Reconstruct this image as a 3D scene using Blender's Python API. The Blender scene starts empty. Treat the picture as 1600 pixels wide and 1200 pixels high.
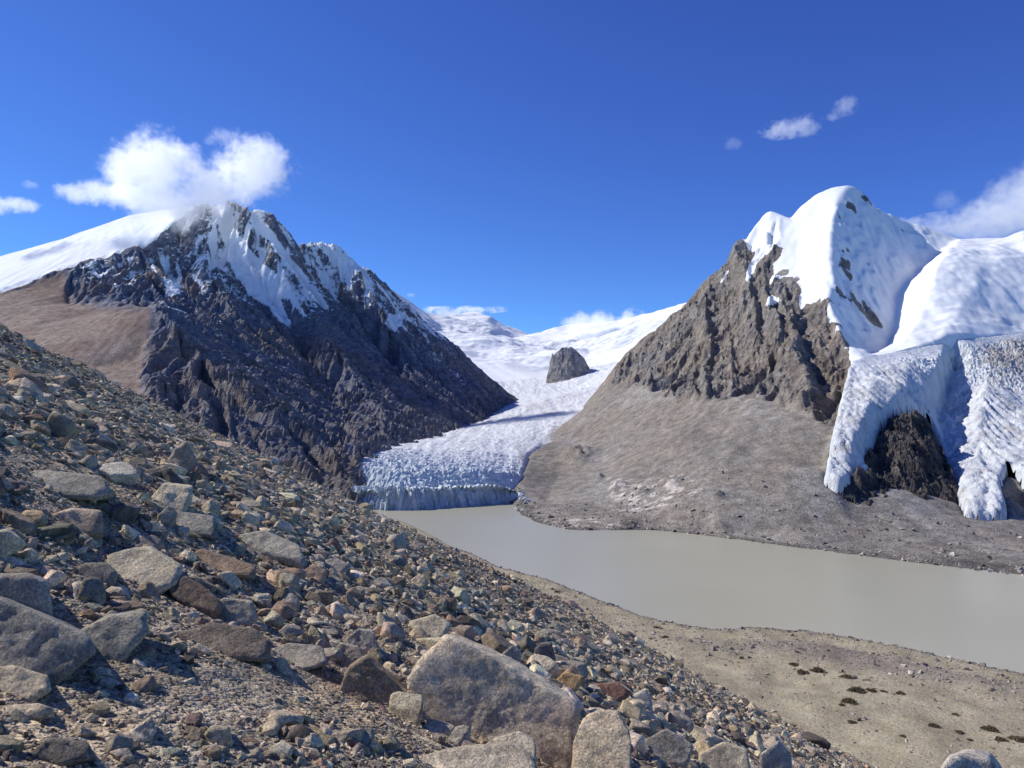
import bpy, bmesh, math, random, time
import numpy as np
from mathutils import Vector, Matrix, geometry, noise as mnoise
T0 = time.time()
random.seed(7)
RNG = np.random.default_rng(11)
SC = bpy.context.scene
COL = SC.collection

# ---------------------------------------------------------------- image pixel helpers
F = 1208.0
PITCH = math.atan(40 / F)
CP, SP = math.cos(PITCH), math.sin(PITCH)
LAKE = -150.0

def at(px, py, Y):
    """image pixel (px, py) and forward distance Y in metres -> world point"""
    u, w = (px - 800) / F, (600 - py) / F
    dy, dz = CP - w * SP, SP + w * CP
    s = Y / dy
    return (u * s, Y, dz * s)

def at_z(px, py, z):
    u, w = (px - 800) / F, (600 - py) / F
    dy, dz = CP - w * SP, SP + w * CP
    s = z / dz
    return (u * s, dy * s, z)

def image_pixels(P):
    """world points (n,3) -> image pixels (px, py) of the same camera"""
    x, y, z = P[:, 0], P[:, 1], P[:, 2]
    f = y * CP + z * SP
    g = -y * SP + z * CP
    f = np.maximum(f, 1e-3)
    return 800 + F * x / f, 600 - F * g / f

# ---------------------------------------------------------------- noise (numpy)
def _hash(ix, iy, seed):
    h = (ix.astype(np.int64) * 374761393 + iy.astype(np.int64) * 668265263 + seed * 1442695041) & 0x7fffffff
    h = ((h ^ (h >> 13)) * 1274126177) & 0x7fffffff
    h = (h ^ (h >> 16)) & 0x7fffffff
    return h

def perlin(x, y, seed=0):
    x0, y0 = np.floor(x), np.floor(y)
    fx, fy = x - x0, y - y0
    ix, iy = x0.astype(np.int64), y0.astype(np.int64)
    def g(dx, dy):
        a = _hash(ix + dx, iy + dy, seed) * (2 * math.pi / 0x7fffffff)
        return np.cos(a) * (fx - dx) + np.sin(a) * (fy - dy)
    u = fx * fx * fx * (fx * (fx * 6 - 15) + 10)
    v = fy * fy * fy * (fy * (fy * 6 - 15) + 10)
    a = g(0, 0) * (1 - u) + g(1, 0) * u
    b = g(0, 1) * (1 - u) + g(1, 1) * u
    return (a * (1 - v) + b * v) * 1.5

def fbm(x, y, oct=5, seed=0, gain=0.5, lac=2.03):
    s = np.zeros_like(x); a = 1.0; n = 0
    for i in range(oct):
        s += a * perlin(x, y, seed + i * 17); n += a
        x = x * lac + 13.7; y = y * lac - 7.1; a *= gain
    return s / n

def ridged(x, y, oct=5, seed=0, gain=0.5, lac=2.07):
    s = np.zeros_like(x); a = 1.0; n = 0; w = 1.0
    for i in range(oct):
        r = 1 - np.abs(perlin(x, y, seed + i * 31)); r = r * r
        s += a * r * w; n += a
        w = np.clip(r * 1.6, 0, 1)
        x = x * lac + 5.3; y = y * lac + 9.1; a *= gain
    return s / n

def worley(x, y, seed=0):
    """nearest and second nearest distance to scattered points, the cell's own random numbers and the offset from its point"""
    x0, y0 = np.floor(x).astype(np.int64), np.floor(y).astype(np.int64)
    F1 = np.full(x.shape, 9.0); F2 = np.full(x.shape, 9.0); ID = np.zeros(x.shape, np.int64); DX = np.zeros_like(x); DY = np.zeros_like(x)
    for j in (-1, 0, 1):
        for i in (-1, 0, 1):
            h = _hash(x0 + i, y0 + j, seed)
            dx = x - (x0 + i + (h & 1023) / 1023.0); dy = y - (y0 + j + ((h >> 10) & 1023) / 1023.0)
            d = np.hypot(dx, dy); near = d < F1
            F2 = np.where(near, F1, np.minimum(F2, d)); ID = np.where(near, h, ID); DX = np.where(near, dx, DX); DY = np.where(near, dy, DY); F1 = np.where(near, d, F1)
    r = lambda k: ((_hash(ID, ID * 0 + k, seed + 3)) / 0x7fffffff) * 2 - 1
    return F1, F2, r, DX, DY

def facets(x, y, seed, tilt=1.0, step_=.4):
    """broken rock: every cell is a little plane with its own tilt and height"""
    F1, F2, r, dx, dy = worley(x, y, seed)
    return r(1) * step_ + (r(2) * dx + r(3) * dy) * tilt

def sstep(a, b, x):
    t = np.clip((x - a) / (b - a), 0, 1)
    return t * t * (3 - 2 * t)

def poly_sd(px, py, poly):
    """signed distance (negative inside) of points to a polygon"""
    P = np.asarray(poly, float)
    d = np.full(px.shape, 1e9); ins = np.zeros(px.shape, bool)
    for i in range(len(P)):
        ax, ay = P[i]; bx, by = P[(i + 1) % len(P)]
        ex, ey = bx - ax, by - ay
        t = np.clip(((px - ax) * ex + (py - ay) * ey) / (ex * ex + ey * ey + 1e-9), 0, 1)
        d = np.minimum(d, np.hypot(px - ax - t * ex, py - ay - t * ey))
        c = ((ay > py) != (by > py)) & (px < (bx - ax) * (py - ay) / (by - ay + 1e-12) + ax)
        ins ^= c
    return np.where(ins, -d, d)

# ---------------------------------------------------------------- terrain from lines traced in image pixels at guessed depths
def densify(lines, gap):
    pts = []
    for L in lines:
        L = [Vector(p) for p in L]
        pts.append(L[0])
        for a, b in zip(L, L[1:]):
            n = max(1, int((Vector((b.x, b.y)) - Vector((a.x, a.y))).length / gap))
            for k in range(1, n + 1):
                pts.append(a.lerp(b, k / n))
    return pts

def blur(Z, n):
    for _ in range(n):
        P = np.pad(Z, 1, mode='edge')
        Z = (P[:-2, 1:-1] + P[2:, 1:-1] + P[1:-1, :-2] + P[1:-1, 2:] + 4 * P[1:-1, 1:-1]) / 8
    return Z

def tin(lines, x0, x1, y0, y1, step, gap=25.0, smooth=3):
    pts = densify(lines, gap)
    lo = min(p.z for p in pts)
    v2, z, seen = [], [], set()
    for p in pts:
        k = (round(p.x / 3), round(p.y / 3))
        if k in seen: continue
        seen.add(k); v2.append(Vector((p.x, p.y))); z.append(p.z)
    vs, es, fs, ov, oe, of = geometry.delaunay_2d_cdt(v2, [], [], 0, 1e-4)
    zz = [z[o[0]] if o else lo for o in ov]
    nx, ny = int((x1 - x0) / step) + 1, int((y1 - y0) / step) + 1
    gx = x0 + np.arange(nx) * step; gy = y0 + np.arange(ny) * step
    Z = np.full((ny, nx), np.nan)
    for f in fs:
        a, b, c = (vs[i] for i in f); za, zb, zc = (zz[i] for i in f)
        i0 = max(0, int((min(a.x, b.x, c.x) - x0) / step)); i1 = min(nx - 1, int((max(a.x, b.x, c.x) - x0) / step) + 1)
        j0 = max(0, int((min(a.y, b.y, c.y) - y0) / step)); j1 = min(ny - 1, int((max(a.y, b.y, c.y) - y0) / step) + 1)
        if i1 < i0 or j1 < j0: continue
        X, Y = np.meshgrid(gx[i0:i1 + 1], gy[j0:j1 + 1])
        d = (b.y - c.y) * (a.x - c.x) + (c.x - b.x) * (a.y - c.y)
        if abs(d) < 1e-9: continue
        l1 = ((b.y - c.y) * (X - c.x) + (c.x - b.x) * (Y - c.y)) / d
        l2 = ((c.y - a.y) * (X - c.x) + (a.x - c.x) * (Y - c.y)) / d
        l3 = 1 - l1 - l2
        m = (l1 >= -1e-6) & (l2 >= -1e-6) & (l3 >= -1e-6)
        sub = Z[j0:j1 + 1, i0:i1 + 1]
        sub[m] = (l1 * za + l2 * zb + l3 * zc)[m]
    ok = ~np.isnan(Z)
    Zf = np.where(ok, Z, lo)
    if smooth:
        w = blur(ok.astype(float), smooth); Zf = blur(np.where(ok, Zf, 0), smooth) / np.maximum(w, 1e-6)
    X, Y = np.meshgrid(gx, gy)
    return X, Y, Zf, ok

def grad(Z, step):
    gy, gx = np.gradient(Z, step)
    return gx, gy

def erode(Z, step, n=30000, steps=60, rounds=3, k=0.25, seed=1):
    """rain gullies: many drops run down the slope and take a little height with them"""
    r = np.random.default_rng(seed)
    ny, nx = Z.shape; Z = Z.copy()
    for _ in range(rounds):
        px = r.uniform(1, nx - 2, n); py = r.uniform(1, ny - 2, n)
        vx = np.zeros(n); vy = np.zeros(n); sed = np.zeros(n)
        for s in range(steps):
            i = px.astype(int); j = py.astype(int)
            fx, fy = px - i, py - j
            z00, z10, z01, z11 = Z[j, i], Z[j, i + 1], Z[j + 1, i], Z[j + 1, i + 1]
            gx = (z10 - z00) * (1 - fy) + (z11 - z01) * fy
            gy = (z01 - z00) * (1 - fx) + (z11 - z10) * fx
            vx = vx * .35 - gx; vy = vy * .35 - gy
            l = np.hypot(vx, vy) + 1e-9
            qx = np.clip(px + vx / l, 1, nx - 3); qy = np.clip(py + vy / l, 1, ny - 3)
            slope = np.clip(np.hypot(gx, gy) / step, 0, 1.5)
            cap = k * slope * step * .12
            de = np.clip(cap - sed * .5, -sed * .3, cap) * .5
            sed = sed + de
            np.add.at(Z, (j, i), -de * (1 - fx) * (1 - fy)); np.add.at(Z, (j, i + 1), -de * fx * (1 - fy))
            np.add.at(Z, (j + 1, i), -de * (1 - fx) * fy); np.add.at(Z, (j + 1, i + 1), -de * fx * fy)
            px, py = qx, qy
    return Z


def bil(A, x, y):
    ny, nx = A.shape
    x = np.clip(x, 0, nx - 1.001); y = np.clip(y, 0, ny - 1.001)
    i = x.astype(np.int32); j = y.astype(np.int32); fx = x - i; fy = y - j
    return (A[j, i] * (1 - fx) + A[j, i + 1] * fx) * (1 - fy) + (A[j + 1, i] * (1 - fx) + A[j + 1, i + 1] * fx) * fy

def streaks(Z, step, N, length, pre=14, bend=None):
    """draw the noise field N out along the fall line of Z over a length in metres; result about -1..1"""
    gx, gy = grad(blur(Z, pre), step)
    if bend is not None: gx = gx + bend * gy; gy = gy - bend * gx
    l = np.hypot(gx, gy) + 1e-6; gx /= l; gy /= l
    ny, nx = Z.shape
    J, I = np.mgrid[0:ny, 0:nx].astype(float)
    acc = N.copy(); wsum = 1.0
    m = max(2, int(length / step / 2 / 2))
    for sgn in (-1, 1):
        x, y = I.copy(), J.copy()
        for k in range(m):
            jj = np.clip(y.astype(np.int32), 0, ny - 1); ii = np.clip(x.astype(np.int32), 0, nx - 1)
            x += sgn * 2 * gx[jj, ii]; y += sgn * 2 * gy[jj, ii]
            jj = np.clip(y.astype(np.int32), 0, ny - 1); ii = np.clip(x.astype(np.int32), 0, nx - 1)
            w = 1 - k / m
            acc = acc + N[jj, ii] * w; wsum += w
    acc = acc / wsum
    return acc / (acc.std() * 2.2 + 1e-9)

def crag(S):
    """sharp ribs out of a smooth streak field: crests where it changes sign"""
    return 1 - 2 * np.minimum(np.abs(S) * 1.5, 1.0)

def grid_mesh(name, X, Y, Z, ok, mat, attrs=None, cols=None, smooth=True, sharp=None):
    ny, nx = Z.shape
    q = ok[:-1, :-1] & ok[1:, :-1] & ok[:-1, 1:] & ok[1:, 1:]
    j, i = np.nonzero(q)
    v = j * nx + i
    faces = np.stack([v, v + 1, v + nx + 1, v + nx], 1)
    used = np.zeros(nx * ny, bool); used[faces.ravel()] = True
    remap = np.cumsum(used) - 1
    faces = remap[faces]
    co = np.stack([X.ravel(), Y.ravel(), Z.ravel()], 1)[used]
    o = raw_mesh(name, co, faces, mat, {k: a.ravel()[used] for k, a in (attrs or {}).items()},
                 {k: c.reshape(-1, 3)[used] for k, c in (cols or {}).items()}, smooth)
    if sharp is not None:
        o.data.polygons.foreach_set('use_smooth', ~(sharp[:-1, :-1][q].ravel()))
    return o

def raw_mesh(name, co, faces, mat, attrs=None, cols=None, smooth=True, link=True):
    me = bpy.data.meshes.new(name)
    n, k = faces.shape
    me.vertices.add(len(co)); me.vertices.foreach_set('co', np.ascontiguousarray(co, np.float32).ravel())
    me.loops.add(n * k); me.loops.foreach_set('vertex_index', np.ascontiguousarray(faces, np.int32).ravel())
    me.polygons.add(n); me.polygons.foreach_set('loop_start', np.arange(0, n * k, k, dtype=np.int32))
    me.polygons.foreach_set('use_smooth', np.full(n, smooth, bool))
    me.update(calc_edges=True)
    for key, a in (attrs or {}).items():
        at_ = me.attributes.new(key, 'FLOAT', 'POINT'); at_.data.foreach_set('value', np.ascontiguousarray(a, np.float32))
    for key, c in (cols or {}).items():
        at_ = me.attributes.new(key, 'FLOAT_COLOR', 'POINT')
        c4 = np.ones((len(c), 4), np.float32); c4[:, :3] = c
        at_.data.foreach_set('color', c4.ravel())
    if mat: me.materials.append(mat)
    o = bpy.data.objects.new(name, me)
    if link: COL.objects.link(o)
    return o

def tag(o, label=None, cat=None, group=None, kind=None):
    for k, v in (('label', label), ('category', cat), ('group', group), ('kind', kind)):
        if v: o[k] = v
    return o

# ---------------------------------------------------------------- node helper
class NT:
    def __init__(s, name, world=False):
        if world:
            s.m = bpy.data.worlds.new(name)
        else:
            s.m = bpy.data.materials.new(name)
        s.m.use_nodes = True
        s.t = s.m.node_tree; s.t.nodes.clear()
    def n(s, typ, ins=None, **props):
        nd = s.t.nodes.new(typ)
        for k, v in props.items(): setattr(nd, k, v)
        for k, v in (ins or {}).items():
            sock = nd.inputs[k]
            if hasattr(v, 'is_linked') or hasattr(v, 'links'):
                s.t.links.new(v, sock)
            else:
                sock.default_value = v
        return nd
    def math(s, op, a, b=0.0, c=None, clamp=False):
        i = {0: a, 1: b}
        if c is not None: i[2] = c
        return s.n('ShaderNodeMath', i, operation=op, use_clamp=clamp).outputs[0]
    def noise(s, vec, scale, detail=5, rough=.55, dist=0, typ='FBM', lac=2.0):
        nd = s.n('ShaderNodeTexNoise', {'Vector': vec, 'Scale': scale, 'Detail': detail, 'Roughness': rough, 'Distortion': dist, 'Lacunarity': lac})
        return nd.outputs['Fac']
    def attr(s, name, out='Fac'):
        return s.n('ShaderNodeAttribute', attribute_name=name).outputs[out]
    def mix(s, f, a, b, blend='MIX'):
        nd = s.n('ShaderNodeMix', data_type='RGBA', blend_type=blend)
        for k, v in ((0, f), (6, a), (7, b)):
            if hasattr(v, 'links'): s.t.links.new(v, nd.inputs[k])
            else: nd.inputs[k].default_value = v if not isinstance(v, tuple) or len(v) == 4 else (*v, 1)
        return nd.outputs[2]
    def ramp(s, f, lo, hi, a=0.0, b=1.0, smooth=True):
        nd = s.n('ShaderNodeMapRange', {0: f, 1: lo, 2: hi, 3: a, 4: b}, interpolation_type='SMOOTHSTEP' if smooth else 'LINEAR')
        return nd.outputs[0]
    def scale(s, vec, sx, sy, sz):
        return s.n('ShaderNodeVectorMath', {0: vec, 1: (sx, sy, sz)}, operation='MULTIPLY').outputs[0]
    def coord(s, which='Object'):
        return s.n('ShaderNodeTexCoord').outputs[which]
    def bump(s, h, strength, dist, normal=None):
        i = {'Height': h, 'Strength': strength, 'Distance': dist}
        if normal is not None: i['Normal'] = normal
        return s.n('ShaderNodeBump', i).outputs[0]
    def out(s, color, rough=.9, normal=None, spec=.25):
        b = s.n('ShaderNodeBsdfPrincipled', {'Base Color': color, 'Roughness': rough, 'Specular IOR Level': spec})
        if normal is not None: s.t.links.new(normal, b.inputs['Normal'])
        o = s.n('ShaderNodeOutputMaterial', {'Surface': b.outputs[0]})
        return s.m
# ================================================================ materials of the far land
def terrain_material(name, fine=1.0, bump=1.0):
    """albedo from the 'tone' colour, snow where 'snow' is high, ice bluish by 'ice'; noise in metres"""
    t = NT(name); co = t.coord()
    tone = t.attr('tone', 'Color'); snow = t.attr('snow'); ice = t.attr('ice'); crg = t.attr('craggy')
    n1 = t.noise(co, .012 * fine, 8, .62); n2 = t.noise(co, .06 * fine, 7, .65); n3 = t.noise(co, .28 * fine, 5, .7)
    str_ = t.noise(t.scale(co, .35, .35, 2.2), .05 * fine, 5, .6, 1.2)
    k = t.math('MULTIPLY', t.ramp(n2, .25, .75, .62, 1.38), t.ramp(n3, .25, .75, .72, 1.28))
    k = t.math('MULTIPLY', k, t.math('ADD', 1.0, t.math('MULTIPLY', crg, t.ramp(str_, .3, .7, -.16, .16))))
    vo = t.n('ShaderNodeTexVoronoi', {'Vector': co, 'Scale': .35}); v1 = t.n('ShaderNodeRGBToBW', {0: vo.outputs['Color']}).outputs[0]
    k = t.math('MULTIPLY', k, t.ramp(v1, .1, .9, .87, 1.14))
    rock = t.mix(1.0, tone, t.n('ShaderNodeCombineColor', {0: k, 1: k, 2: k}).outputs[0], 'MULTIPLY')
    warm = t.mix(1.0, rock, (1.03, .995, .96), 'MULTIPLY'); cool = t.mix(1.0, rock, (.98, 1.0, 1.02), 'MULTIPLY')
    rock = t.mix(t.ramp(n1, .35, .65), cool, warm)
    sm = t.math('ADD', snow, t.math('MULTIPLY', t.math('SUBTRACT', n2, .5), .55))
    sm = t.math('ADD', sm, t.math('MULTIPLY', t.math('SUBTRACT', n3, .5), .45))
    sf = t.ramp(sm, .44, .56)
    sn = t.mix(t.ramp(n1, .3, .7), (.79, .82, .82), (.85, .87, .855))
    icec = t.mix(t.ramp(n2, .3, .7), (.50, .56, .60), (.72, .74, .74))
    sn = t.mix(ice, sn, icec)
    colr = t.mix(sf, rock, sn)
    h = t.math('ADD', t.math('MULTIPLY', n2, 3.5), t.math('MULTIPLY', n3, 2.2))
    h = t.math('ADD', h, t.math('MULTIPLY', str_, 3.0))
    n4 = t.noise(co, .14, 6, .72)
    h = t.math('ADD', h, t.math('MULTIPLY', n4, 4.0))
    hs = t.math('ADD', t.math('MULTIPLY', n3, 1.1), t.math('MULTIPLY', vo.outputs['Distance'], -.5))
    h = t.math('ADD', t.math('MULTIPLY', h, crg), t.math('MULTIPLY', hs, t.math('SUBTRACT', 1.0, crg)))
    rb = t.math('SUBTRACT', 1.0, t.math('MULTIPLY', sf, .86))
    nb = t.bump(t.math('MULTIPLY', h, rb), .9 * bump, 1.0)
    return t.out(colr, .9, nb, .15)

def ice_material(name):
    t = NT(name); co = t.coord()
    dirt = t.attr('dirt'); blue = t.attr('blue')
    n1 = t.noise(co, .02, 6, .6); n2 = t.noise(t.scale(co, 1, 1, .55), .09, 7, .68, .6); n3 = t.noise(co, .5, 5, .7)
    base = t.mix(t.ramp(n2, .3, .7), (.62, .65, .66), (.82, .83, .83))
    base = t.mix(t.math('MULTIPLY', blue, t.ramp(n2, .25, .75, 1.0, .55)), base, (.36, .53, .60))
    d = t.math('ADD', dirt, t.math('MULTIPLY', t.math('SUBTRACT', n2, .5), .8))
    d = t.math('ADD', d, t.math('MULTIPLY', t.math('SUBTRACT', n3, .5), .5))
    base = t.mix(t.ramp(d, .3, 1.0, 0, .85), base, (.33, .30, .265))
    h = t.math('ADD', t.math('MULTIPLY', n2, 7.0), t.math('MULTIPLY', n3, 1.3))
    return t.out(base, .7, t.bump(h, .8, 1.0), .3)

M_TERR = terrain_material('mountain rock and snow')
M_ICE = ice_material('glacier ice')

def back(L, dy, dz):
    return [(x, y + dy, z + dz) for x, y, z in L]

def tone_mix(base, *layers):
    c = np.array(base, float)
    c = np.broadcast_to(c, layers[0][0].shape + (3,)).copy() if layers else c
    for w, col in layers:
        c = c * (1 - w[..., None]) + np.array(col) * w[..., None]
    return c

# ================================================================ the dark mountain on the left of the valley
def build_dark_mountain():
    A = lambda L: [at(*p) for p in L]
    sky = A([(-620, 560, 2500), (-300, 480, 2520), (-150, 445, 2540), (0, 400, 2550), (100, 371, 2560), (200, 335, 2580), (250, 327, 2600), (300, 322, 2600),
             (345, 319, 2610), (385, 315, 2620), (415, 330, 2640), (440, 352, 2660), (466, 382, 2690), (478, 378, 2705), (500, 374, 2720),
             (530, 385, 2750), (548, 402, 2770), (563, 421, 2780), (585, 431, 2800), (610, 456, 2830), (640, 483, 2860), (665, 507, 2880),
             (690, 527, 2900), (715, 550, 2920), (740, 576, 2950), (770, 600, 2980), (800, 624, 3020), (835, 648, 3060)])
    snowedge = A([(-620, 640, 2050), (-300, 545, 2100), (-100, 482, 2130), (0, 455, 2150), (100, 421, 2230), (165, 405, 2300), (205, 390, 2360), (240, 377, 2430), (265, 352, 2500), (300, 328, 2580)])
    cliff = A([(105, 457, 2130), (112, 475, 2080), (160, 484, 2010), (205, 483, 1960)])
    wall = A([(150, 440, 2230), (175, 470, 2110)]), A([(215, 420, 2300), (240, 470, 2080)])
    brown = [A([(-300, 600, 1750), (-100, 545, 1760), (0, 520, 1770), (120, 503, 1760), (180, 490, 1730), (228, 480, 1700)]),
             A([(-300, 700, 1400), (0, 590, 1480), (120, 575, 1520), (180, 570, 1540), (215, 560, 1560)]),
             A([(-300, 560, 1950), (0, 480, 1970), (80, 478, 1980)])]
    spur = A([(228, 480, 1700), (240, 488, 1685), (258, 508, 1640), (285, 540, 1570), (335, 582, 1500), (400, 632, 1430), (450, 675, 1380), (500, 712, 1330), (548, 748, 1280), (585, 790, 1200)])
    gully = A([(262, 486, 1880), (300, 522, 1810), (360, 572, 1720), (430, 634, 1590), (480, 676, 1500), (525, 712, 1400), (550, 730, 1350)])
    ribs = [A([(385, 315, 2620), (425, 400, 2470), (470, 480, 2310), (520, 550, 2160), (560, 610, 2020), (590, 650, 1820), (600, 694, 1560)]),
            A([(548, 402, 2770), (590, 490, 2600), (640, 570, 2420), (675, 630, 2250), (700, 668, 2080)]),
            A([(300, 322, 2600), (310, 390, 2430), (330, 450, 2250), (385, 540, 2030), (440, 610, 1800), (490, 670, 1600)]),
            A([(460, 384, 2690), (520, 470, 2560), (570, 550, 2380), (625, 640, 2080), (650, 684, 1780)])]
    gul = [A([(345, 322, 2620), (372, 390, 2500), (420, 460, 2390), (455, 520, 2280), (510, 610, 2080), (545, 660, 1840), (552, 700, 1520)]),
           A([(500, 400, 2720), (548, 480, 2600), (600, 570, 2430), (650, 640, 2150), (676, 676, 1930)]),
           A([(280, 380, 2520), (290, 440, 2330), (320, 500, 2120)])]
    foot = A([(556, 712, 1340), (566, 704, 1400), (600, 697, 1540), (640, 691, 1700), (680, 679, 1950), (720, 666, 2200), (760, 653, 2500), (790, 642, 2800), (818, 634, 3000)])
    under = [(x + 120, y - 30, z - 90) for x, y, z in foot]
    near = A([(-620, 800, 1150), (-300, 720, 1150), (0, 680, 1180), (200, 700, 1190), (350, 735, 1190), (480, 775, 1170), (560, 810, 1120)])
    dome = A([(520, 722, 1330), (545, 716, 1345), (565, 724, 1330)]), A([(530, 760, 1240), (568, 770, 1215)])
    lines = [sky, back(sky, 350, -260), back(sky, 900, -600), snowedge, cliff, *wall, *brown, spur, gully, *ribs, *gul, foot, under, near, *dome]
    st = 4.5
    X, Y, Z, ok = tin(lines, -2300, 260, 1120, 3500, st, 22, 4)
    z0 = Z.copy()
    px, py = image_pixels(np.stack([X.ravel(), Y.ravel(), Z.ravel()], 1)); px = px.reshape(Z.shape); py = py.reshape(Z.shape)
    snowplain = poly_sd(px, py, [(-800, 700), (-300, 546), (-100, 483), (0, 456), (100, 422), (165, 405), (205, 392), (240, 378), (265, 354), (300, 328), (305, 300), (250, 300), (0, 370), (-800, 500)])
    brownzone = poly_sd(px, py, [(-800, 680), (-300, 550), (0, 458), (100, 424), (110, 470), (160, 488), (200, 486), (232, 481), (236, 500), (225, 560), (215, 640), (-300, 800), (-800, 900)])
    rough = sstep(-12, 20, np.minimum(snowplain, brownzone))      # 1 on the rock faces, 0 on snow and scree
    f1 = fbm(X / 300, Y / 300, 6, 9)
    wob = fbm(X / 150, Y / 150, 3, 33) * .9
    s1 = streaks(Z, st, fbm(X / 70, Y / 70, 3, 21), 420, 20, wob)
    s2 = streaks(Z, st, fbm(X / 34, Y / 34, 3, 22), 190, 14, wob)
    s3 = streaks(Z, st, fbm(X / 15, Y / 15, 3, 23), 80, 8, wob)
    C1, C2, C3 = crag(s1), crag(s2), crag(s3)
    amp = .45 + .55 * sstep(-.35, .2, fbm(X / 190, Y / 190, 3, 27))
    dz = rough * (C1 * 25 + s1 * 24 + (C2 * 6 + s2 * 6 - C3 * 2.2 + s3 * 2) * amp + f1 * 24 + (ridged(X / 60 + Z / 90, Y / 60, 6, 28, .58) - .5) * 16 * amp + fbm(X / 30, Y / 30, 6, 29, .62) * 8 * amp) + (1 - rough) * (f1 * 5 + s2 * 1.2 + s3 * .6)
    keep = np.exp(-np.abs(py - np.interp(px, [p[0] for p in PX_SKY_L], [p[1] for p in PX_SKY_L])) / 14)
    Z = Z + dz * (1 - .45 * keep)
    Z = Z + rough * amp * (fbm(X / 70 + 5, Z / 15 + Y / 70, 4, 44, .6) * 4)
    wxx, wyy = fbm(X / 40, Y / 40, 3, 46) * .8, fbm(X / 40, Y / 40, 3, 47) * .8
    fc = facets(X / 60 + wxx, Y / 60 + Z / 160 + wyy, 61, 1.1, .3) * 9 + facets(X / 24 + wxx * 1.6, Y / 24 + Z / 60 + wyy * 1.6, 62, 1.1, .4) * 3.4
    Z = Z + rough * fc * (1 - .5 * keep)
    gx, gy = grad(Z, st); sl = np.hypot(gx, gy)
    # --- snow
    n = fbm(X / 55, Y / 55, 5, 71); nb = fbm(X / 220, Y / 220, 4, 72)
    px, py = image_pixels(np.stack([X.ravel(), Y.ravel(), Z.ravel()], 1)); px = px.reshape(Z.shape); py = py.reshape(Z.shape)
    snowline = np.interp(px, [230, 330, 420, 480, 560, 620, 680, 740], [450, 455, 478, 490, 480, 510, 545, 565])
    ledge = sstep(1.25, .45, sl)                                   # lies on the flatter ledges
    alt = (snowline - py) / 70.0
    s = .54 + .40 * np.clip(alt, -1.6, .5) + .36 * (ledge - .35) + .24 * n + .16 * nb - .16 * C2 - .10 * C3 - .1 * C1
    s = np.where(px < 305, s - .10, s)
    def streak(poly, w=5):
        return sstep(w, -w, poly_sd(px + n * 7, py + nb * 7, poly))
    cou = streak([(338, 322), (362, 322), (366, 350), (385, 385), (420, 420), (450, 440), (470, 480), (484, 500), (468, 492), (452, 470), (440, 468), (458, 522), (440, 505), (415, 478), (385, 462), (372, 430), (352, 400), (345, 360)])
    cou = np.maximum(cou, streak([(395, 340), (420, 350), (455, 400), (500, 455), (520, 480), (505, 485), (465, 440), (430, 395)]) * .8)
    cou = np.maximum(cou, streak([(255, 432), (280, 432), (285, 462), (256, 468)]) * .7)
    cou = np.maximum(cou, streak([(295, 430), (302, 428), (318, 448), (330, 462), (318, 458)], 3) * .8)
    cou = np.maximum(cou, streak([(605, 490), (628, 492), (632, 505), (618, 520), (600, 505)]) * .8)
    cou = np.maximum(cou, streak([(495, 382), (530, 392), (560, 420), (545, 430), (520, 415)]) * .75)
    cou = np.maximum(cou, streak([(490, 522), (498, 526), (530, 548), (520, 546)], 3) * .9)
    s = np.maximum(s, cou * .95)
    sp = sstep(6, -5, snowplain + n * 9)
    s = np.where(rough < .9, np.maximum(s * rough, sp), np.maximum(s, sp))
    bz = sstep(5, -6, brownzone)
    s = s * (1 - bz * (1 - sp)) + bz * (1 - sp) * sstep(.0, .5, n - (py - 430) / 60) * .5
    # --- rock colour, its base tinted blue to stand in for haze
    band = fbm(X / 420 + 3, Y / 420 + Z / 260, 4, 81)
    low = sstep(560, 690, py)
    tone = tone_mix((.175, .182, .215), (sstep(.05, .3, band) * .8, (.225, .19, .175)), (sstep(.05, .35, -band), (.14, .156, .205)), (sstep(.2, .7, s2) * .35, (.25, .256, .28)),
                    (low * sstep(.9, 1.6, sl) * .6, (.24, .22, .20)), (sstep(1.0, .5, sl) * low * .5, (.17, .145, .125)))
    pale = sstep(.28, .42, fbm(X / 70, Y / 70 + Z / 40, 4, 90)) * sstep(520, 600, py)
    tone = tone.copy() * (1 - .6 * pale[..., None]) + .6 * pale[..., None] * np.array((.34, .31, .28))
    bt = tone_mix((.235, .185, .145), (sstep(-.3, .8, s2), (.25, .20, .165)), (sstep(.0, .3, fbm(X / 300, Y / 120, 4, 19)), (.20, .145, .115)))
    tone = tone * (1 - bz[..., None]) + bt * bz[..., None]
    mor = sstep(8, -8, poly_sd(px, py, [(500, 700), (560, 705), (575, 760), (590, 800), (480, 800), (440, 720)]))
    tone = tone * (1 - mor[..., None]) + mor[..., None] * np.array((.21, .19, .175))
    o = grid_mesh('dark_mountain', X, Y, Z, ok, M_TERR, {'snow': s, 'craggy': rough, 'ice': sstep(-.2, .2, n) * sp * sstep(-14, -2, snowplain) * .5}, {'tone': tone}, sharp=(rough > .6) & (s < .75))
    return tag(o, 'dark shaded rock mountain with snow streaked summit left of the glacier', 'mountain', kind='structure')

PX_SKY_L = [(-620, 560), (-300, 480), (0, 400), (200, 335), (300, 322), (385, 315), (440, 352), (466, 382), (500, 374), (563, 421), (640, 483), (740, 576), (835, 648)]
build_dark_mountain()

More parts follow.
